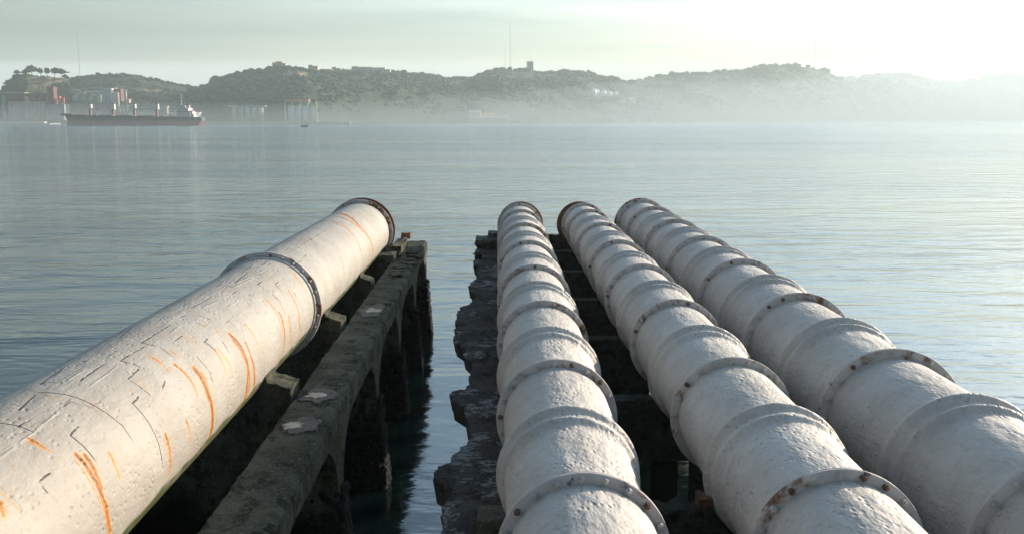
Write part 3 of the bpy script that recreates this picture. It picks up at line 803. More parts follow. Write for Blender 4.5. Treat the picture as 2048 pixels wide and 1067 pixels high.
hill('hill', [(-120,190),(-20,188),(0,184),(8,178),(20,160),(30,152),(50,150),(80,150),(120,153),(140,156),(160,160),(175,175),(190,200),(200,225)], [(-120,150),(200,150)], .42, .42,
     'the small headland with the ochre cliff at far left', 4, [(52,76,.30,.98),(78,104,.18,.98),(108,136,.7,1.0)], 2600, (1.6, 3.0), 2.0, 2, front=60)
hill('hill', [(110,170),(140,158),(160,153),(185,149),(220,148),(250,148),(275,151),(300,157),(330,163),(360,169),(385,173),(410,178),(440,190),(470,205)], [(110,420),(470,420)], .30, .62,
     'the long terraced hill behind the grain terminal', 4, [(262,330,.52,.56)], 3200, (1.5, 2.9), 2, 5, zone=.50, front=40)
hill('hill', [(330,215),(350,200),(370,190),(382,183),(393,177),(410,171),(430,161),(450,153),(465,148),(480,148),(500,143),(520,139),(545,135),(560,134),(590,135),(605,138),(640,141),(690,143),(740,142),(790,143),(830,147),(870,151),(900,155),(940,159),(990,168),(1040,180)],
     [(330,250),(500,330),(1040,420)], .16, .50, 'the broad wooded hill in the middle left', 4, [(596,612,.62,.9),(715,750,.47,.50)], 9000, (2.2, 4.0), 2.5, 9, zone=.30)
hill('hill', [(860,172),(900,166),(925,161),(945,156),(960,151),(975,144),(990,139),(1000,137),(1020,138),(1040,139),(1060,140),(1080,143),(1100,144),(1130,144),(1150,142),(1170,144),(1190,151),(1215,154),(1235,158),(1255,164),(1300,172),(1380,186)],
     [(860,420),(1380,520)], .12, .60, 'the central hill that carries the square tower', 4, None, 6000, (2.6, 4.8), 3, 13, zone=.33)
hill('hill', [(1180,180),(1240,171),(1275,164),(1290,159),(1310,151),(1330,149),(1360,147),(1400,148),(1440,147),(1480,141),(1510,137),(1540,132),(1570,130),(1600,132),(1625,135),(1648,140),(1657,149),(1675,157),(1700,166),(1730,171),(1800,179),(1880,183),(1960,190)],
     [(1180,700),(1960,500)], .08, .62, 'the pale hazy hill right of centre', 5, None, 4500, (3.4, 6), 3.5, 17, zone=.45)
hill('hill', [(1600,170),(1680,161),(1700,158),(1740,151),(1780,147),(1805,149),(1830,158),(1860,163),(1900,167),(1920,166),(1950,161),(2000,154),(2048,151),(2120,149),(2300,155)],
     [(1600,1100),(2300,900)], .06, .6, 'the farthest palest ridge at the right edge', 6, None, 2200, (5, 9), 5, 23, zone=.45)

# far low land closing the horizon outside the frame
def terr_z(label, px, y):
    A, pxs, us = HILLS[label]; j = int(np.clip(np.searchsorted(pxs, px), 0, len(pxs)-1)); return float(np.interp(y, A[:, j, 1], A[:, j, 2]))

# ---- materials of the far buildings
M['wall_white'] = m_flat('pale_render_wall', (.62, .58, .52), .8, .10, .08)
M['wall_beige'] = m_flat('beige_apartment_wall', (.52, .42, .34), .8, .12, .08)
M['wall_grey'] = m_flat('grey_concrete_wall', (.30, .31, .30), .85, .15, .06)
M['wall_brick'] = m_flat('red_brown_cladding', (.20, .085, .07), .85, .15, .06)
M['red_paint'] = m_flat('red_painted_steel', (.50, .07, .06), .6, .12, .1)
M['tank_green'] = m_flat('pale_green_tank_steel', (.34, .40, .33), .6, .12, .1)
M['silo_pale'] = m_flat('pale_silo_concrete', (.50, .44, .38), .8, .10, .08)
M['silo_aqua'] = m_flat('pale_blue_green_silo', (.55, .62, .57), .7, .08, .08)
M['roof_red'] = m_flat('terracotta_roof', (.33, .17, .11), .85, .15, .1)
M['roof_grey'] = m_flat('grey_roof', (.22, .22, .21), .8, .15, .1)
M['dark_glass'] = m_flat('dark_window_glass', (.05, .06, .065), .3, .1, .1)
M['white_steel'] = m_flat('white_painted_steel', (.52, .52, .50), .5, .08, .1)
M['sphere'] = m_flat('white_gas_sphere', (.86, .85, .82), .5, .05, .1)
M['mast'] = m_flat('mast_steel', (.20, .19, .18), .6, .1, .1)
M['lawn'] = M['land']

def rect(mb, px0, px1, py0, py1, y, depth, drop=0.):
    """box whose camera-side face covers a pixel rectangle at distance y"""
    a = at(px0, py1, y); b = at(px1, py0, y)
    return mb.box(a.x, b.x, y, y+depth, a.z-drop, b.z)
def B(px0, px1, py0, py1, y, depth, drop=0.): return rect(MB(), px0, px1, py0, py1, y, depth, drop)
def cyl(px0, px1, py0, py1, y, cap=0., n=20, drop=0.):
    a = at(px0, py1, y); b = at(px1, py0, y); r = (b.x-a.x)/2; h = b.z-a.z+drop
    return MB().lathe([(r, 0), (r, h), (r*.3, h+cap)] if cap else [(r, 0), (r, h)], ((a.x+b.x)/2, y+r, a.z-drop), n)
def windows(parent, px0, px1, py0, py1, y, nx, nz, mat=None, fx=.5, fz=.5):
    for i in range(nx):
        for j in range(nz):
            cw = (px1-px0)/nx; ch = (py1-py0)/nz
            a = at(px0+cw*(i+.5-fx/2), py0+ch*(j+.5+fz/2), y); b = at(px0+cw*(i+.5+fx/2), py0+ch*(j+.5-fz/2), y)
            MB().box(a.x, b.x, y-.18, y-.01, a.z, b.z).build('window', mat or M['dark_glass'], parent)

Q = 1330.
# ---- grain silos on the left quay
t = empty('grain_silo', at(54, 240, Q+30), 'row of eight tall silo cylinders with red brown tops on the left quay', 'silo')
t.location.z = 2.2
edges = [(15.9, 4), (55.9, 4)]
for x0, n_ in edges:
    for i in range(n_):
        w_ = 8.9 if x0 > 50 else 8.2
        c = cyl(x0+i*w_, x0+(i+1)*w_-1.1, 203, 239.5, Q+30, 0, 18).build('silo_cylinder', M['silo_pale'], t, True)
        c = cyl(x0+i*w_-.02, x0+(i+1)*w_-1.08, 190, 203, Q+29.9, 0, 18).build('silo_crown', M['wall_brick'], t, True)
B(14, 96, 186.5, 190.3, Q+28, 14).build('head_gallery', M['wall_brick'], t)
B(14, 94, 190, 240, Q+46, 3).build('dark_backing', M['dark_glass'], t)  # dark sheet added as painted shade between the cylinders, no glass there
B(6, 49, 185.2, 186.6, Q+26, 12).build('gallery_roof', M['wall_white'], t)
B(5.8, 8, 186.6, 240, Q+30, 3).build('stair_column', M['wall_grey'], t)
B(51, 54.6, 192, 239, Q+32, 3).build('lift_shaft', M['wall_white'], t)
B(95.8, 106.2, 173.6, 209, Q+30, 11).build('elevator_tower', M['wall_brick'], t)
B(92.5, 127, 208.8, 240, Q+24, 20, 0).build('base_block', M['wall_grey'], t)
# ---- red hoist frame
t = empty('red_loading_gantry', at(116, 205, Q+60), 'bright red loading gantry beside the red brown elevator tower', 'gantry')
B(107, 127.6, 196.5, 199.6, Q+60, 3).build('girder', M['red_paint'], t)
for a_, b_, c_ in ((107, 109, 205), (125.5, 127.6, 206), (115, 117, 203)): B(a_, b_, 192.5 if a_ < 120 else 195, c_, Q+60.3, 2.2).build('leg', M['red_paint'], t)
B(111, 119, 192.5, 196.4, Q+59, 5).build('machine_house', M['red_paint'], t)
B(126, 127.6, 206.1, 240, Q+60, 2).build('column', M['wall_white'], t)
# ---- retaining wall, tanks, platform
o = B(106.6, 205, 206, 213, Q+80, 4, 22).build('retaining_wall', M['wall_grey'], None); tag(o, 'long pale concrete retaining wall below the four green tanks', 'wall')
pos_w = ['leftmost', 'second from the left', 'third from the left', 'rightmost']
for i, (a_, b_) in enumerate([(143, 157.5), (159.5, 172.5), (174.5, 187), (188.8, 202)]):
    t = empty('storage_tank', at((a_+b_)/2, 206, Q+92), f'pale green storage tank above the retaining wall, {pos_w[i]} of the four', 'tank', 'four green tanks behind the retaining wall')
    cyl(a_, b_, 190.5, 207, Q+92, 0, 24).build('tank_shell', M['tank_green'], t, True)
    cyl(a_-.3, b_+.3, 189.6, 190.5, Q+91.7, 1.2, 24).build('tank_roof', M['roof_grey'], t)
t = empty('conveyor_gallery', at(188, 186, Q+112), 'pale raised conveyor gallery running above the green tanks', 'conveyor')
B(167, 211, 181.4, 185.6, Q+112, 4).build('gallery', M['wall_white'], t)
for a_ in (168, 180, 192, 203): B(a_, a_+1.2, 185.6, 210, Q+113, 2).build('leg', M['wall_grey'], t)
B(153, 168, 184.5, 187.5, Q+112, 5).build('end_shed', M['wall_beige'], t)
# ---- white silo cluster and buildings right of it
t = empty('cement_silo', at(214, 224, Q+70), 'cluster of tall pale grey silos with three slim sunlit columns', 'silo')
for i in range(3): cyl(204.4+i*6.3, 210.6+i*6.3, 180, 232, Q+70, 0, 16).build('silo_cylinder', M['wall_grey'], t, True)
for i in range(3): cyl(223.4+i*4.4, 227.6+i*4.4, 186, 232, Q+72, 1.4, 14).build('slim_silo', M['silo_pale'], t, True)
B(208, 223, 176.5, 180, Q+72, 8).build('head_house', M['wall_white'], t)
t = empty('red_brick_building', at(230, 196, Q+120), 'red brown building standing behind the slim sunlit silos', 'building')
B(219.6, 241, 178, 203, Q+120, 14).build('wall', M['wall_brick'], t)
B(219, 230, 175.6, 178, Q+119, 12).build('roof', M['roof_red'], t)
windows(t, 221, 240, 180, 194, Q+120, 4, 3)
t = empty('tall_vent_tower', at(250, 203, Q+110), 'slender pale green tower beside the red brown building', 'tower')
cyl(248.2, 252, 181, 210, Q+110, 0, 14).build('shaft', M['tank_green'], t, True)
B(247.6, 252.6, 180, 181, Q+109.5, 4).build('cap', M['roof_grey'], t)
t = empty('small_depot', at(254, 205, Q+90), 'small cream depot at the foot of the slender green tower', 'building')
B(251.5, 258, 199.5, 206, Q+90, 7).build('wall', M['wall_beige'], t); B(251, 258.5, 198.4, 199.5, Q+89.5, 8).build('roof', M['wall_white'], t)
t = empty('inclined_conveyor', at(247, 213, Q+66), 'thin pale conveyor sloping down to the slim sunlit silos', 'conveyor')
MB().tube([at(236, 214.5, Q+66), at(258, 211.5, Q+66)], .8, 6).build('belt_gallery', M['wall_white'], t)
for a_ in (240, 247, 254): B(a_, a_+.7, 213.3, 240, Q+66, .8).build('leg', M['wall_grey'], t)
# ---- quay and sheds at the water
o = B(-60, 100, 246.6, 249.6, 1262, 30, 1.5).build('quay', M['wall_grey'], None); tag(o, 'low concrete quay in front of the grain silos', 'quay')
o = B(-5, 88, 243.6, 245.8, 1275, 8, 2.0).build('barge', M['wall_white'], None); tag(o, 'long low pale shed lying along the left quay', 'shed')
o.name = 'quay_shed'
t = empty('warehouse', at(325, 232, Q+25), 'long low pale warehouse seen behind the deck of the cargo ship', 'warehouse')
B(256, 388, 227, 240, Q+25, 30).build('wall', M['silo_aqua'], t)
B(255, 389, 224.6, 227, Q+24, 32).build('roof', M['wall_white'], t)
t = empty('ochre_tower', at(331, 230, Q+18), 'small ochre tower on the quay between ship crane and bridge', 'tower')
B(328.6, 334.4, 214.5, 240, Q+18, 4).build('shaft', M['wall_beige'], t); B(327.8, 335.2, 212.4, 214.5, Q+17, 6).build('head', M['wall_white'], t)
# ---- silos in the mist, middle left
t = empty('fuel_silo', at(603, 243, 1362), 'four broad pale blue-green cylinders standing on the shore in mist', 'silo')
for i in range(4): cyl(575.3+i*14.1, 575.3+i*14.1+13.4, 212.6, 243, 1362, 0, 28).build('silo_cylinder', M['silo_aqua'], t, True)
B(573, 634, 243, 248.4, 1356, 16).build('plinth', M['wall_grey'], t)
B(568, 617, 198.5, 204.5, 1384, 12).build('loading_platform', M['roof_red'], t)
for a_ in (569, 584, 600, 615): B(a_, a_+1, 204.5, 243, 1385, 1.5).build('column', M['wall_grey'], t)
B(632, 633.4, 203, 243, 1364, 1.4).build('vent_pipe', M['wall_white'], t)
t = empty('old_silo', at(492, 240, 1400), 'faint row of grey-green silo cylinders against the dark wooded slope', 'silo')
for i in range(5): cyl(463+i*13.2, 463+i*13.2+9.5, 213+i*.4, 243, 1390, 0, 18).build('silo_cylinder', M['tank_green'], t, True)
B(455, 530, 210.8, 213.3, 1392, 10).build('head_gallery', M['wall_grey'], t)
t = empty('quay_wall', at(520, 247, 1340), 'long grey quay wall below the wooded hill', 'wall')
B(402, 700, 244.5, 249, 1338, 6, 1.5).build('wall', M['wall_grey'], t); B(402, 700, 244, 244.5, 1337.5, 7).build('coping', M['wall_white'], t)

# ---- skyline blocks
def block(name, label, rects, y, mat, roofm, cat='building', win=None, group=None, drop=8.):
    a_ = min(r[0] for r in rects); b_ = max(r[1] for r in rects); c_ = max(r[3] for r in rects)
    t = empty(name, at((a_+b_)/2, c_, y), label, cat, group)
    for k, (x0, x1, y0, y1) in enumerate(rects):
        B(x0, x1, y0+.35, y1, y+k*.4, 16+k, drop).build('wall', mat, t)
        B(x0-.25, x1+.25, y0, y0+.35, y-.6+k*.4, 17+k).build('roof', roofm, t)
        if win: windows(t, x0+.6, x1-.6, y0+1, y1-.6, y+k*.4, *win[k])
    return t
block('apartment_block', 'stepped pinkish apartment towers highest on the wooded hill', [(544.5,551.5,125.3,136),(551.8,564.5,123.2,136),(564.8,571,126.6,136)], S(557)+345, M['wall_beige'], M['roof_grey'], win=[(2,3),(4,3),(2,2)])
block('apartment_block', 'pinkish tower block with a lower wing on the hill skyline', [(616.8,624.5,130,143),(624.8,635,132.2,143)], S(625)+360, M['wall_beige'], M['roof_grey'], win=[(2,3),(3,2)])
block('terrace_building', 'long low cream terrace joining two skyline blocks', [(605.6,616.4,138.5,143),(635.8,663.5,138.5,144.5)], S(650)+362, M['wall_white'], M['roof_grey'], win=[(3,1),(6,1)])
block('apartment_block', 'small stepped pinkish block right of the low cream terrace', [(663.8,672,134.2,144),(672.3,681,136.6,144)], S(672)+366, M['wall_beige'], M['roof_red'], win=[(2,2),(3,1)])
block('school_building', 'longest pale building on the skyline with a bumpy upper roof', [(689,780,139,145),(703,716,133,139.2),(716.3,742,134.2,139.2),(742.3,770,135.3,139.2)], S(735)+380, M['wall_white'], M['roof_red'], win=[(14,1),(2,1),(4,1),(4,1)])
block('square_tower', 'lone square tower on top of the central hill', [(1053.6,1066.8,123,141)], S(1060)+425, M['wall_beige'], M['roof_grey'], 'tower', win=[(3,4)], drop=14)
block('small_house', 'small white house on the hillside beside a paler twin', [(860,863,203.5,208)], 1840, M['wall_white'], M['roof_red'], 'house')
block('small_house', 'brighter small white house right of its twin on the hillside', [(865.5,869,202.2,208)], 1842, M['wall_white'], M['roof_red'], 'house')
# scattered white hamlet below the ridge
for i, (a_, b_, wd) in enumerate([(1003-130, 156, 'left of a dip'), (888, 160, 'in the middle of the hamlet'), (905, 163, 'lowest of the hamlet')]):
    block('ridge_house', 'tiny white house among trees near the ridge, ' + wd, [(a_, a_+4, b_, b_+2.4)], S(a_)+330, M['wall_white'], M['roof_red'], 'house', group='tiny houses near the ridge')
def gabled(label, px0, px1, py0, py1, y, roof=M['roof_red'], wall=None, rise=2.2, group=None, name='shore_house', cat='house'):
    a = at(px0, py1, y); b = at(px1, py0, y); t = empty(name, ((a.x+b.x)/2, y, 2), label, cat, group)
    MB().box(a.x, b.x, y, y+14, -.5, b.z).build('wall', wall or M['wall_white'], t)
    h = rise*(y/F); MB().prism([(y-1.2, b.z+.02), (y+7, b.z+h), (y+15.2, b.z+.02)], 'x', a.x-1, b.x+1).build('roof', roof, t)
    return t
gabled('tall pale shore house with a domed roof, leftmost in the mist', 938, 961, 224, 240, S(950)-6, M['wall_white'], rise=3)
gabled('wide pale shore house, second from the left in the mist', 963, 990, 226.5, 240, S(977)-6, M['roof_red'])
gabled('pale shore house with a bright right-hand gable in the mist', 992, 1018.5, 225.5, 240, S(1005)-6, M['roof_red'])
gabled('long low pink-roofed shed on the misty shore', 1025, 1079, 229, 241, S(1050)-6, M['roof_red'], name='shore_shed', cat='shed', rise=1.6)
gabled('low white boathouse in front of the pale shore houses', 941, 1015, 235.5, 242, S(960)-30, M['wall_white'], name='boathouse', cat='boathouse', rise=1)
gabled('broad hall with a gabled roof on the far right shore', 1264, 1305, 219.5, 236 , S(1285)-8, M['roof_grey'], name='hall', cat='hall', rise=3)
gabled('lower shed left of the broad gabled hall', 1225, 1262, 229, 238, S(1243)-6, M['roof_grey'], name='shore_shed', cat='shed')
gabled('pair of white cottages above the broad gabled hall', 1257, 1272, 197, 202, S(1265)+160, M['wall_white'], name='cottage', cat='house', rise=1)
gabled('white cottage standing on the slope below the round tanks', 1244, 1250, 201, 206, S(1247)+130, M['wall_white'], name='cottage', cat='house', rise=1)
# ---- round white tanks on a terrace
ysp = S(1205)+95
for i, (cx_, cy_, r_, wd) in enumerate([(1186, 185, 7.8, 'largest and leftmost of the row'), (1192.5, 185.3, 7.2, 'half hidden behind the largest one'), (1206.6, 186.2, 6, 'in the middle of the row'), (1219.4, 187.6, 5, 'fourth of the row'), (1231.6, 187.4, 4.6, 'rightmost and smallest of the row')]):
    y = ysp + i*14 + (16 if i == 1 else 0); c = at(cx_, cy_, y); rad_ = r_*y/F
    t = empty('spherical_tank', (c.x, c.y, c.z-rad_-2), 'white spherical tank on a hillside terrace, ' + wd, 'tank', 'white spherical tanks')
    MB().lathe([(max(.05, rad_*math.sin(math.pi*k/16)), rad_*(1-math.cos(math.pi*k/16))) for k in range(17)], (c.x, c.y, c.z-rad_), 24).build('sphere_shell', M['sphere'], t, True)
    for k in range(6):
        an = math.pi/3*k + .3; MB().tube([(c.x+rad_*.9*math.cos(an), c.y+rad_*.9*math.sin(an), c.z-rad_-6), (c.x+rad_*.9*math.cos(an), c.y+rad_*.9*math.sin(an), c.z)], .35, 6).build('leg', M['white_steel'], t)
a_ = at(1172, 193.5, ysp-8); b_ = at(1240, 193.5, ysp-8)
o = MB().box(a_.x, b_.x, ysp-12, ysp+95, a_.z-5, a_.z).build('terrace', M['wall_grey'], None); tag(o, 'pale levelled terrace under the white spherical tanks', 'terrace')

# ---- masts
def mast(label, px, py0, py1, y, r, guys=True, lean=0):
    b = at(px, py1, y); a = at(px+lean, py0, y); b.z -= 6
    t = empty('radio_mast', b, label, 'mast')
    MB().tube([b, Vector((b.x, b.y, a.z))], r, 6, r*.55).build('lattice_mast', M['mast'], t)
    for k in range(1, 4): MB().box(b.x-r*1.6, b.x+r*1.6, b.y-r*1.6, b.y+r*1.6, b.z+(a.z-b.z)*k/4, b.z+(a.z-b.z)*k/4+r*2).build('platform', M['mast'], t)
mast('slender guyed mast on the terraced hill at left', 160, 66, 152, 1790, .32)
mast('tall thin mast on the central hill left of the square tower', 1020.3, 42, 137, S(1020)+440, .42)
mast('shorter thin mast just left of the tall one on the central hill', 1010.5, 92, 137, S(1010)+445, .30)
mast('very tall mast on the pale hill right of centre', 1629, 28, 138, 3200, .7)
mast('short pole on the roof of the lone square tower', 1061.5, 112, 124, S(1060)+430, .25)
block('white_pillar', 'tiny white tower on the palest ridge at right', [(1847, 1849.4, 165, 180)], S(1848)+500, M['wall_white'], M['roof_grey'], 'tower')

# ---- single pines on the cliff
def pine(px, py_top, py_bot, wpx, y, label, seed, flat=.42, lean=0.):
    r_ = np.random.default_rng(seed); b = at(px, py_bot, y); tp = at(px+lean, py_top, y); wd = wpx*y/F
    t = empty('stone_pine', (b.x, b.y, b.z-2), label, 'tree', 'stone pines on the cliff top')
    hgt = tp.z-b.z; th_ = max(wd*flat, hgt*.62); mid = Vector((tp.x, tp.y, tp.z-th_*.55))
    tr = MB(); tr.tube([b-Vector((0, 0, 2.5)), b.lerp(mid, .5)+Vector((.3, 0, 0)), mid], .42, 7, .22)
    for k in range(5):
        an = k*1.26+seed; tr.tube([b.lerp(mid, .62), mid+Vector((wd*.30*math.cos(an), wd*.30*math.sin(an), th_*.05))], .18, 5, .08)
    tr.build('trunk', M['bark'], t)
    n = 260; sp = []; rr = []
    lob = [(r_.normal(0, .22), r_.normal(0, .22), r_.uniform(-.15, .15)) for _ in range(5)]
    for k in range(n):
        an = r_.uniform(0, 2*math.pi); q = math.sqrt(r_.random()); l = lob[k % 5]
        x_ = q*math.cos(an)*.34+l[0]; y_ = q*math.sin(an)*.34+l[1]
        z_ = (1-min(1, (x_*x_+y_*y_)*3))*.75*r_.uniform(-.5, 1)+l[2]
        sp.append((mid.x+x_*wd, mid.y+y_*wd, mid.z+z_*th_)); q_ = r_.uniform(.55, 1.15)*max(.7, wd/12); rr.append((q_*1.3, q_*1.3, q_*.8))
    V, Fc = clumps(sp, np.array(rr), r_); tri_mesh('crown', V, Fc, M['pine'], t)
yp = S(60)+60+150
for i, a_ in enumerate([(33, 141.5, 152, 10, 'small pine leaning out at the left end of the cliff top', .45), (49, 142, 152, 11, 'low rounded pine left of the tallest pine', .6), (62.5, 135, 153, 21, 'tallest pine with the broad domed crown on the cliff', .5),
     (80.5, 137.8, 152, 11, 'slim pine in the gap between two broad crowns', .5), (93, 137.6, 153, 12, 'pine with a flat crown just right of the gap', .45), (109, 137.4, 153, 19, 'broad spreading pine with the widest umbrella crown', .45),
     (123, 138.5, 154, 15, 'pine whose open crown leans to the right', .4), (131, 150, 158, 12, 'small dark pine low on the right shoulder of the cliff', .6), (13, 164, 174, 9, 'small dark pine on the left slope below the cliff', .6)]):
    pine(a_[0], a_[1], a_[2], a_[3], yp, a_[4], 100+i, a_[5])
def knoll_tree(px, py0, py1, wpx, y, label, seed):
    r_ = np.random.default_rng(seed); b = at(px, py1, y); tp = at(px, py0, y); wd = wpx*y/F; hgt = tp.z-b.z
    t = empty('ridge_tree', (b.x, b.y, b.z-3), label, 'tree', 'lone trees on the ridges')
    MB().tube([b-Vector((0, 0, 4)), b+Vector((0, 0, hgt*.6))], wd*.05, 6, wd*.03).build('trunk', M['bark'], t)
    sp = []; rr = []
    for k in range(60):
        v = r_.normal(0, 1, 3); v /= np.linalg.norm(v); v *= r_.random()**.4
        sp.append((b.x+v[0]*wd*.42, y+v[1]*wd*.42, b.z+hgt*(.62+.30*v[2]))); q = wd*r_.uniform(.09, .17); rr.append((q, q, q*.8))
    V, Fc = clumps(sp, np.array(rr), r_); tri_mesh('crown', V, Fc, M['wood'], t)
knoll_tree(475, 141.5, 150, 11, S(475)+320, 'spreading tree sticking up on the left shoulder of the wooded hill', 201)
knoll_tree(389, 176, 186, 9, S(389)+275, 'dark tree at the low left foot of the wooded hill', 202)
knoll_tree(1188, 144, 153, 10, S(1188)+475, 'dense round tree on the right shoulder of the central hill', 203)
knoll_tree(1233, 153.5, 161, 11, S(1233)+490, 'lone tree at the right foot of the central hill', 204)
knoll_tree(1650, 134.5, 147, 9, S(1650)+550, 'tall tree at the right end of the pale hill', 205)
knoll_tree(1657, 137, 150, 8, S(1657)+560, 'rounder tree at the very edge where the pale hill drops', 206)
knoll_tree(247, 145.6, 151, 6, S(247)+460, 'small bush tree on top of the terraced hill', 207)
knoll_tree(556+49, 134, 141, 9, S(605)+340, 'round tree right of the stepped pinkish towers', 208)

# ---- cargo ship
YS = 1085.
M['hull'] = m_flat('dark_navy_hull', (.030, .040, .055), .5, .2, .15)
M['boot'] = m_flat('red_brown_antifouling', (.17, .062, .05), .7, .2, .15)
M['crane_red'] = m_flat('rust_red_crane_post', (.17, .065, .05), .6, .15, .3)
M['deck'] = m_flat('deck_paint', (.14, .10, .08), .8, .2, .3)
ship = empty('cargo_ship', (at(260, 252, YS).x, YS+11, 0), 'dark-hulled bulk carrier with red-brown waterline band and four white deck cranes', 'ship')
def hull_mesh(zlo_py, zhi, name, mat):
    """lofted hull strakes between two heights; stations run bow to stern"""
    st = [(0, .0), (.02, .18), (.05, .5), (.10, .85), (.18, 1), (.85, 1), (.93, .92), (1, .72)]
    rows = []
    bow_top, stern_top = 118., 400.5
    for (u, wdt) in st:
        row = []
        for s_ in (-1, 1):
            for lvl in ((0, 1) if s_ < 0 else (1, 0)):
                py = (zhi(u) if lvl else zlo_py)
                # raked bow and counter stern
                k = (py-228)/(252-228); bx_ = bow_top + 9.5*min(1, max(0, k*1.6)) - (5 if k > .8 else 0); sx_ = stern_top - (0 if k < .75 else 6*(k-.75)/.25)
                px = bx_ + (sx_-bx_)*u; p = at(px, py, YS)
                row.append((p.x, YS+11 + s_*11*max(wdt*(1 if lvl else .86), .02), p.z))
        rows.append(row)
    return closed_strip(name, np.array(rows), mat, ship)
deck = lambda u: np.interp(u, [0, .04, .10, .14, .3, 1], [227.6, 228.4, 229.6, 231, 231.3, 234.6])
hull_mesh(241.8, deck, 'hull', M['hull'])
hull_mesh(254.5, lambda u: 241.8, 'underwater_hull', M['boot'])
zd = lambda px, py: at(px, py, YS+11)
def sb(name, px0, px1, py0, py1, y0, dep, mat, parent=ship):
    a = at(px0, py1, YS+y0); b = at(px1, py0, YS+y0); return MB().box(a.x, b.x, YS+y0, YS+y0+dep, a.z, b.z).build(name, mat, parent)
sb('forecastle', 121, 142, 227.2, 231.5, 5, 12, M['deck'])
sb('foremast', 127, 127.9, 206, 229, 10, .5, M['wall_beige'])
for a_ in (149, 186, 194+3, 232, 239, 274, 281, 319, 336): sb('hatch_cover', a_, a_+(24 if a_ in (149,) else 26 if a_ in (197, 239, 281) else 6), 229.6+(a_-149)*.012, 233, 4, 14, M['deck'])
for i, px in enumerate((179.7, 225, 268, 312.6)):
    cp = sb('crane_post', px-1.3, px+1.3, 219.5, 233, 9.5, 3.2, M['crane_red'])
    cab = sb('crane_house', px-(2.9 if i % 2 == 0 else 1.9), px+(1.7 if i % 2 == 0 else 2.9), 208.4, 219.6, 8.8, 4.6, M['white_steel'])
    sb('crane_head', px-2.6, px+2.4, 207.2, 208.5, 9, 4, M['hull'], cab)
    if i % 2 == 0:
        jb = MB(); a = at(px+1, 218.8, YS+10.5); e_ = at(px+41.5, 218.6, YS+10.5)
        for dz_ in (0, .8):
            for dy_ in (0, 1.4): jb.tube([a+Vector((0, dy_, dz_)), e_+Vector((0, dy_, dz_))], .34, 6)
        for k in range(16): jb.tube([a.lerp(e_, k/16)+Vector((0, 0, .8*(k % 2))), a.lerp(e_, (k+1)/16)+Vector((0, 0, .8*((k+1) % 2)))], .12, 5)
        jb.build('jib', M['white_steel'], ship)
        sb('hook_block', px+12, px+15, 218.8, 221.3, 10, 1.6, M['mast'])
br_ = [(353.5, 380, 222, 235), (353.8, 376, 216.5, 222), (354.2, 371, 212.6, 216.5), (352.2, 366, 210.6, 212.6)]
for k, r in enumerate(br_):
    o = sb('bridge_deck', *r, 2.5+k*.8, 17-k*1.6, M['white_steel'])
    n_ = int((r[1]-r[0])/2.2)
    for j in range(n_): sb('window', r[0]+1+j*2.2, r[0]+2.2+j*2.2, r[2]+1.0, r[2]+2.0, 2.5+k*.8-.12, .1, M['dark_glass'], o)
fn = sb('funnel', 372, 378, 211.5, 222, 8, 5, M['wall_beige']); sb('funnel_cap', 371.4, 376.6, 208.8, 211.5, 7.8, 5.4, M['hull'], fn)
for a_, b_, c_, d_ in ((380, 384.5, 224, 234.8), (384.5, 387, 228, 235)): sb('aft_house', a_, b_, c_, d_, 5, 10, M['white_steel'])
MB().tube([at(363.2, 211, YS+10), at(361.5, 187, YS+10)], .5, 8, .25).build('radar_mast', M['white_steel'], ship)
sb('radar_arm', 359.4, 366, 194, 195, 9.6, .8, M['white_steel']); sb('radar_scanner', 360, 365, 190.8, 191.6, 9.6, .8, M['white_steel'])
sb('flagstaff', 399, 399.7, 229.6, 235, 10, .3, M['white_steel'])
sb('lifeboat', 380.5, 385.5, 221.5, 223.6, 3, 2.6, M['red_paint'])
# ---- sailing boat
y = 1800.; b = at(1176, 240, y)
t = empty('sailing_boat', (b.x, y, 0), 'tiny sailing boat with one white sail on the misty water', 'sailboat')
sc_ = y/F
MB().prism([(b.x-3.2*sc_, 1.3), (b.x+3.4*sc_, 1.5), (b.x+2.4*sc_, -.2), (b.x-2.6*sc_, -.2)], 'y', y-1.6, y+1.6).build('hull', M['white_steel'], t)
MB().tube([(b.x, y, 1), (b.x, y, 17*sc_)], .12, 6).build('mast', M['mast'], t)
MB().prism([(b.x+.3, 2.2), (b.x+3.0*sc_, 2.4), (b.x+.3, 16.4*sc_)], 'y', y-.06, y+.06).build('sail', M['sphere'], t)
MB().prism([(b.x-.3, 2.0), (b.x-2.2*sc_, 2.0), (b.x-.3, 13*sc_)], 'y', y-.06, y+.06).build('jib_sail', M['sphere'], t)
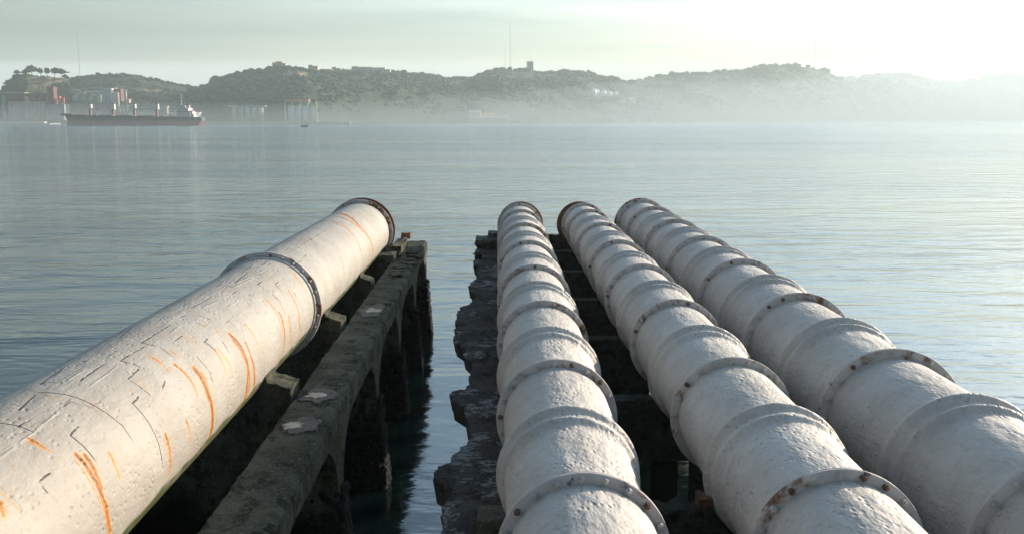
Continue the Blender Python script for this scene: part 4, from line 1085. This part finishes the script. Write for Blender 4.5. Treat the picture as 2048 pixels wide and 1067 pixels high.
# ---- fishing boat
b = onz(609, 254, 0); s_ = b.y/F
t = empty('fishing_boat', (b.x, b.y, 0), 'small dark open fishing boat with figures, below the blue-green cylinders', 'boat')
rows = []
for u, w_ in ((0, .03), (.12, .55), (.35, .95), (.7, 1), (1, .8)):
    X = b.x + (-7+14*u)*s_; z1_ = 1.25 + (.55*(1-u*5) if u < .2 else 0)
    rows.append([(X, b.y-1.0*w_, -.2), (X, b.y-1.15*w_, z1_), (X, b.y+1.15*w_, z1_), (X, b.y+1.0*w_, -.2)])
closed_strip('hull', np.array(rows), M['hull'], t)
MB().box(b.x+2.1*s_, b.x+4.2*s_, b.y-.6, b.y+.6, 1.2, 2.0).build('engine_box', M['hull'], t)
def tiny_person(x, y, z, label, h=1.15):
    v = [(0,0,0), (0,0,.28), (0,0,.55), (0,0,.68), (0,0,.80), (0,0,.95), (.17,0,.50), (.2,-.05,.28), (.28,-.22,.20), (-.17,0,.50), (-.2,-.05,.28), (-.28,-.22,.20), (.1,-.3,.0), (-.1,-.3,0), (.1,-.32,-.35), (-.1,-.32,-.35)]
    e = [(0,1),(1,2),(2,3),(3,4),(4,5),(2,6),(6,7),(7,8),(2,9),(9,10),(10,11),(0,12),(12,14),(0,13),(13,15)]
    rd = [.15,.15,.17,.07,.11,.07,.06,.05,.04,.06,.05,.04,.08,.08,.06,.06]
    me = bpy.data.meshes.new('person'); me.from_pydata([tuple(c*h for c in p) for p in v], e, []); me.update()
    o = bpy.data.objects.new('person', me); sc.collection.objects.link(o); o.location = (x, y, z); me.materials.append(M['hull'])
    m = o.modifiers.new('skin', 'SKIN'); o.modifiers.new('sub', 'SUBSURF').levels = 1
    for i, r in enumerate(rd): me.skin_vertices[0].data[i].radius = (r*h, r*h)
    me.skin_vertices[0].data[0].use_root = True
    tag(o, label, 'person')
tiny_person(b.x+2.6, b.y, 1.45, 'tiny dark figure seated at the stern of the small fishing boat')
tiny_person(b.x-1.0, b.y, 1.30, 'tiny dark figure seated amidships in the small fishing boat', 1.0)

# ------------------------------------------------------------------ haze
def volume_box(name, x0, x1, y0, y1, z0, z1, dens, col, g, label):
    o = MB().box(x0, x1, y0, y1, z0, z1).build(name, None, None)
    m = bpy.data.materials.new(name); m.use_nodes = True; n_ = m.node_tree; n_.nodes.clear()
    ou = n_.nodes.new('ShaderNodeOutputMaterial'); pv = n_.nodes.new('ShaderNodeVolumePrincipled')
    pv.inputs['Density'].default_value = dens; pv.inputs['Color'].default_value = (*col, 1); pv.inputs['Anisotropy'].default_value = g
    n_.links.new(pv.outputs[0], ou.inputs['Volume']); o.data.materials.append(m); tag(o, label, kind='stuff'); return o
volume_box('haze', -7200, 7200, -80, 7200, -10, 350, HAZE, (.80, .94, .94), .25, 'thin bright haze lying over the river and the hills')

# low morning mist lying over the far half of the river, thickening towards the shore
o = MB().prism([(850, .4), (1500, 34), (2600, 110), (4200, 250), (4200, .4)], 'x', -4200, 6200).build('mist', None, None)
m = bpy.data.materials.new('mist'); m.use_nodes = True; n_ = m.node_tree; n_.nodes.clear()
ou = n_.nodes.new('ShaderNodeOutputMaterial'); pv = n_.nodes.new('ShaderNodeVolumePrincipled')
pv.inputs['Density'].default_value = .0006; pv.inputs['Color'].default_value = (.86, .96, 1.0, 1); pv.inputs['Anisotropy'].default_value = .1
n_.links.new(pv.outputs[0], ou.inputs['Volume']); o.data.materials.append(m); tag(o, 'low bank of morning mist along the foot of the hills', kind='stuff')
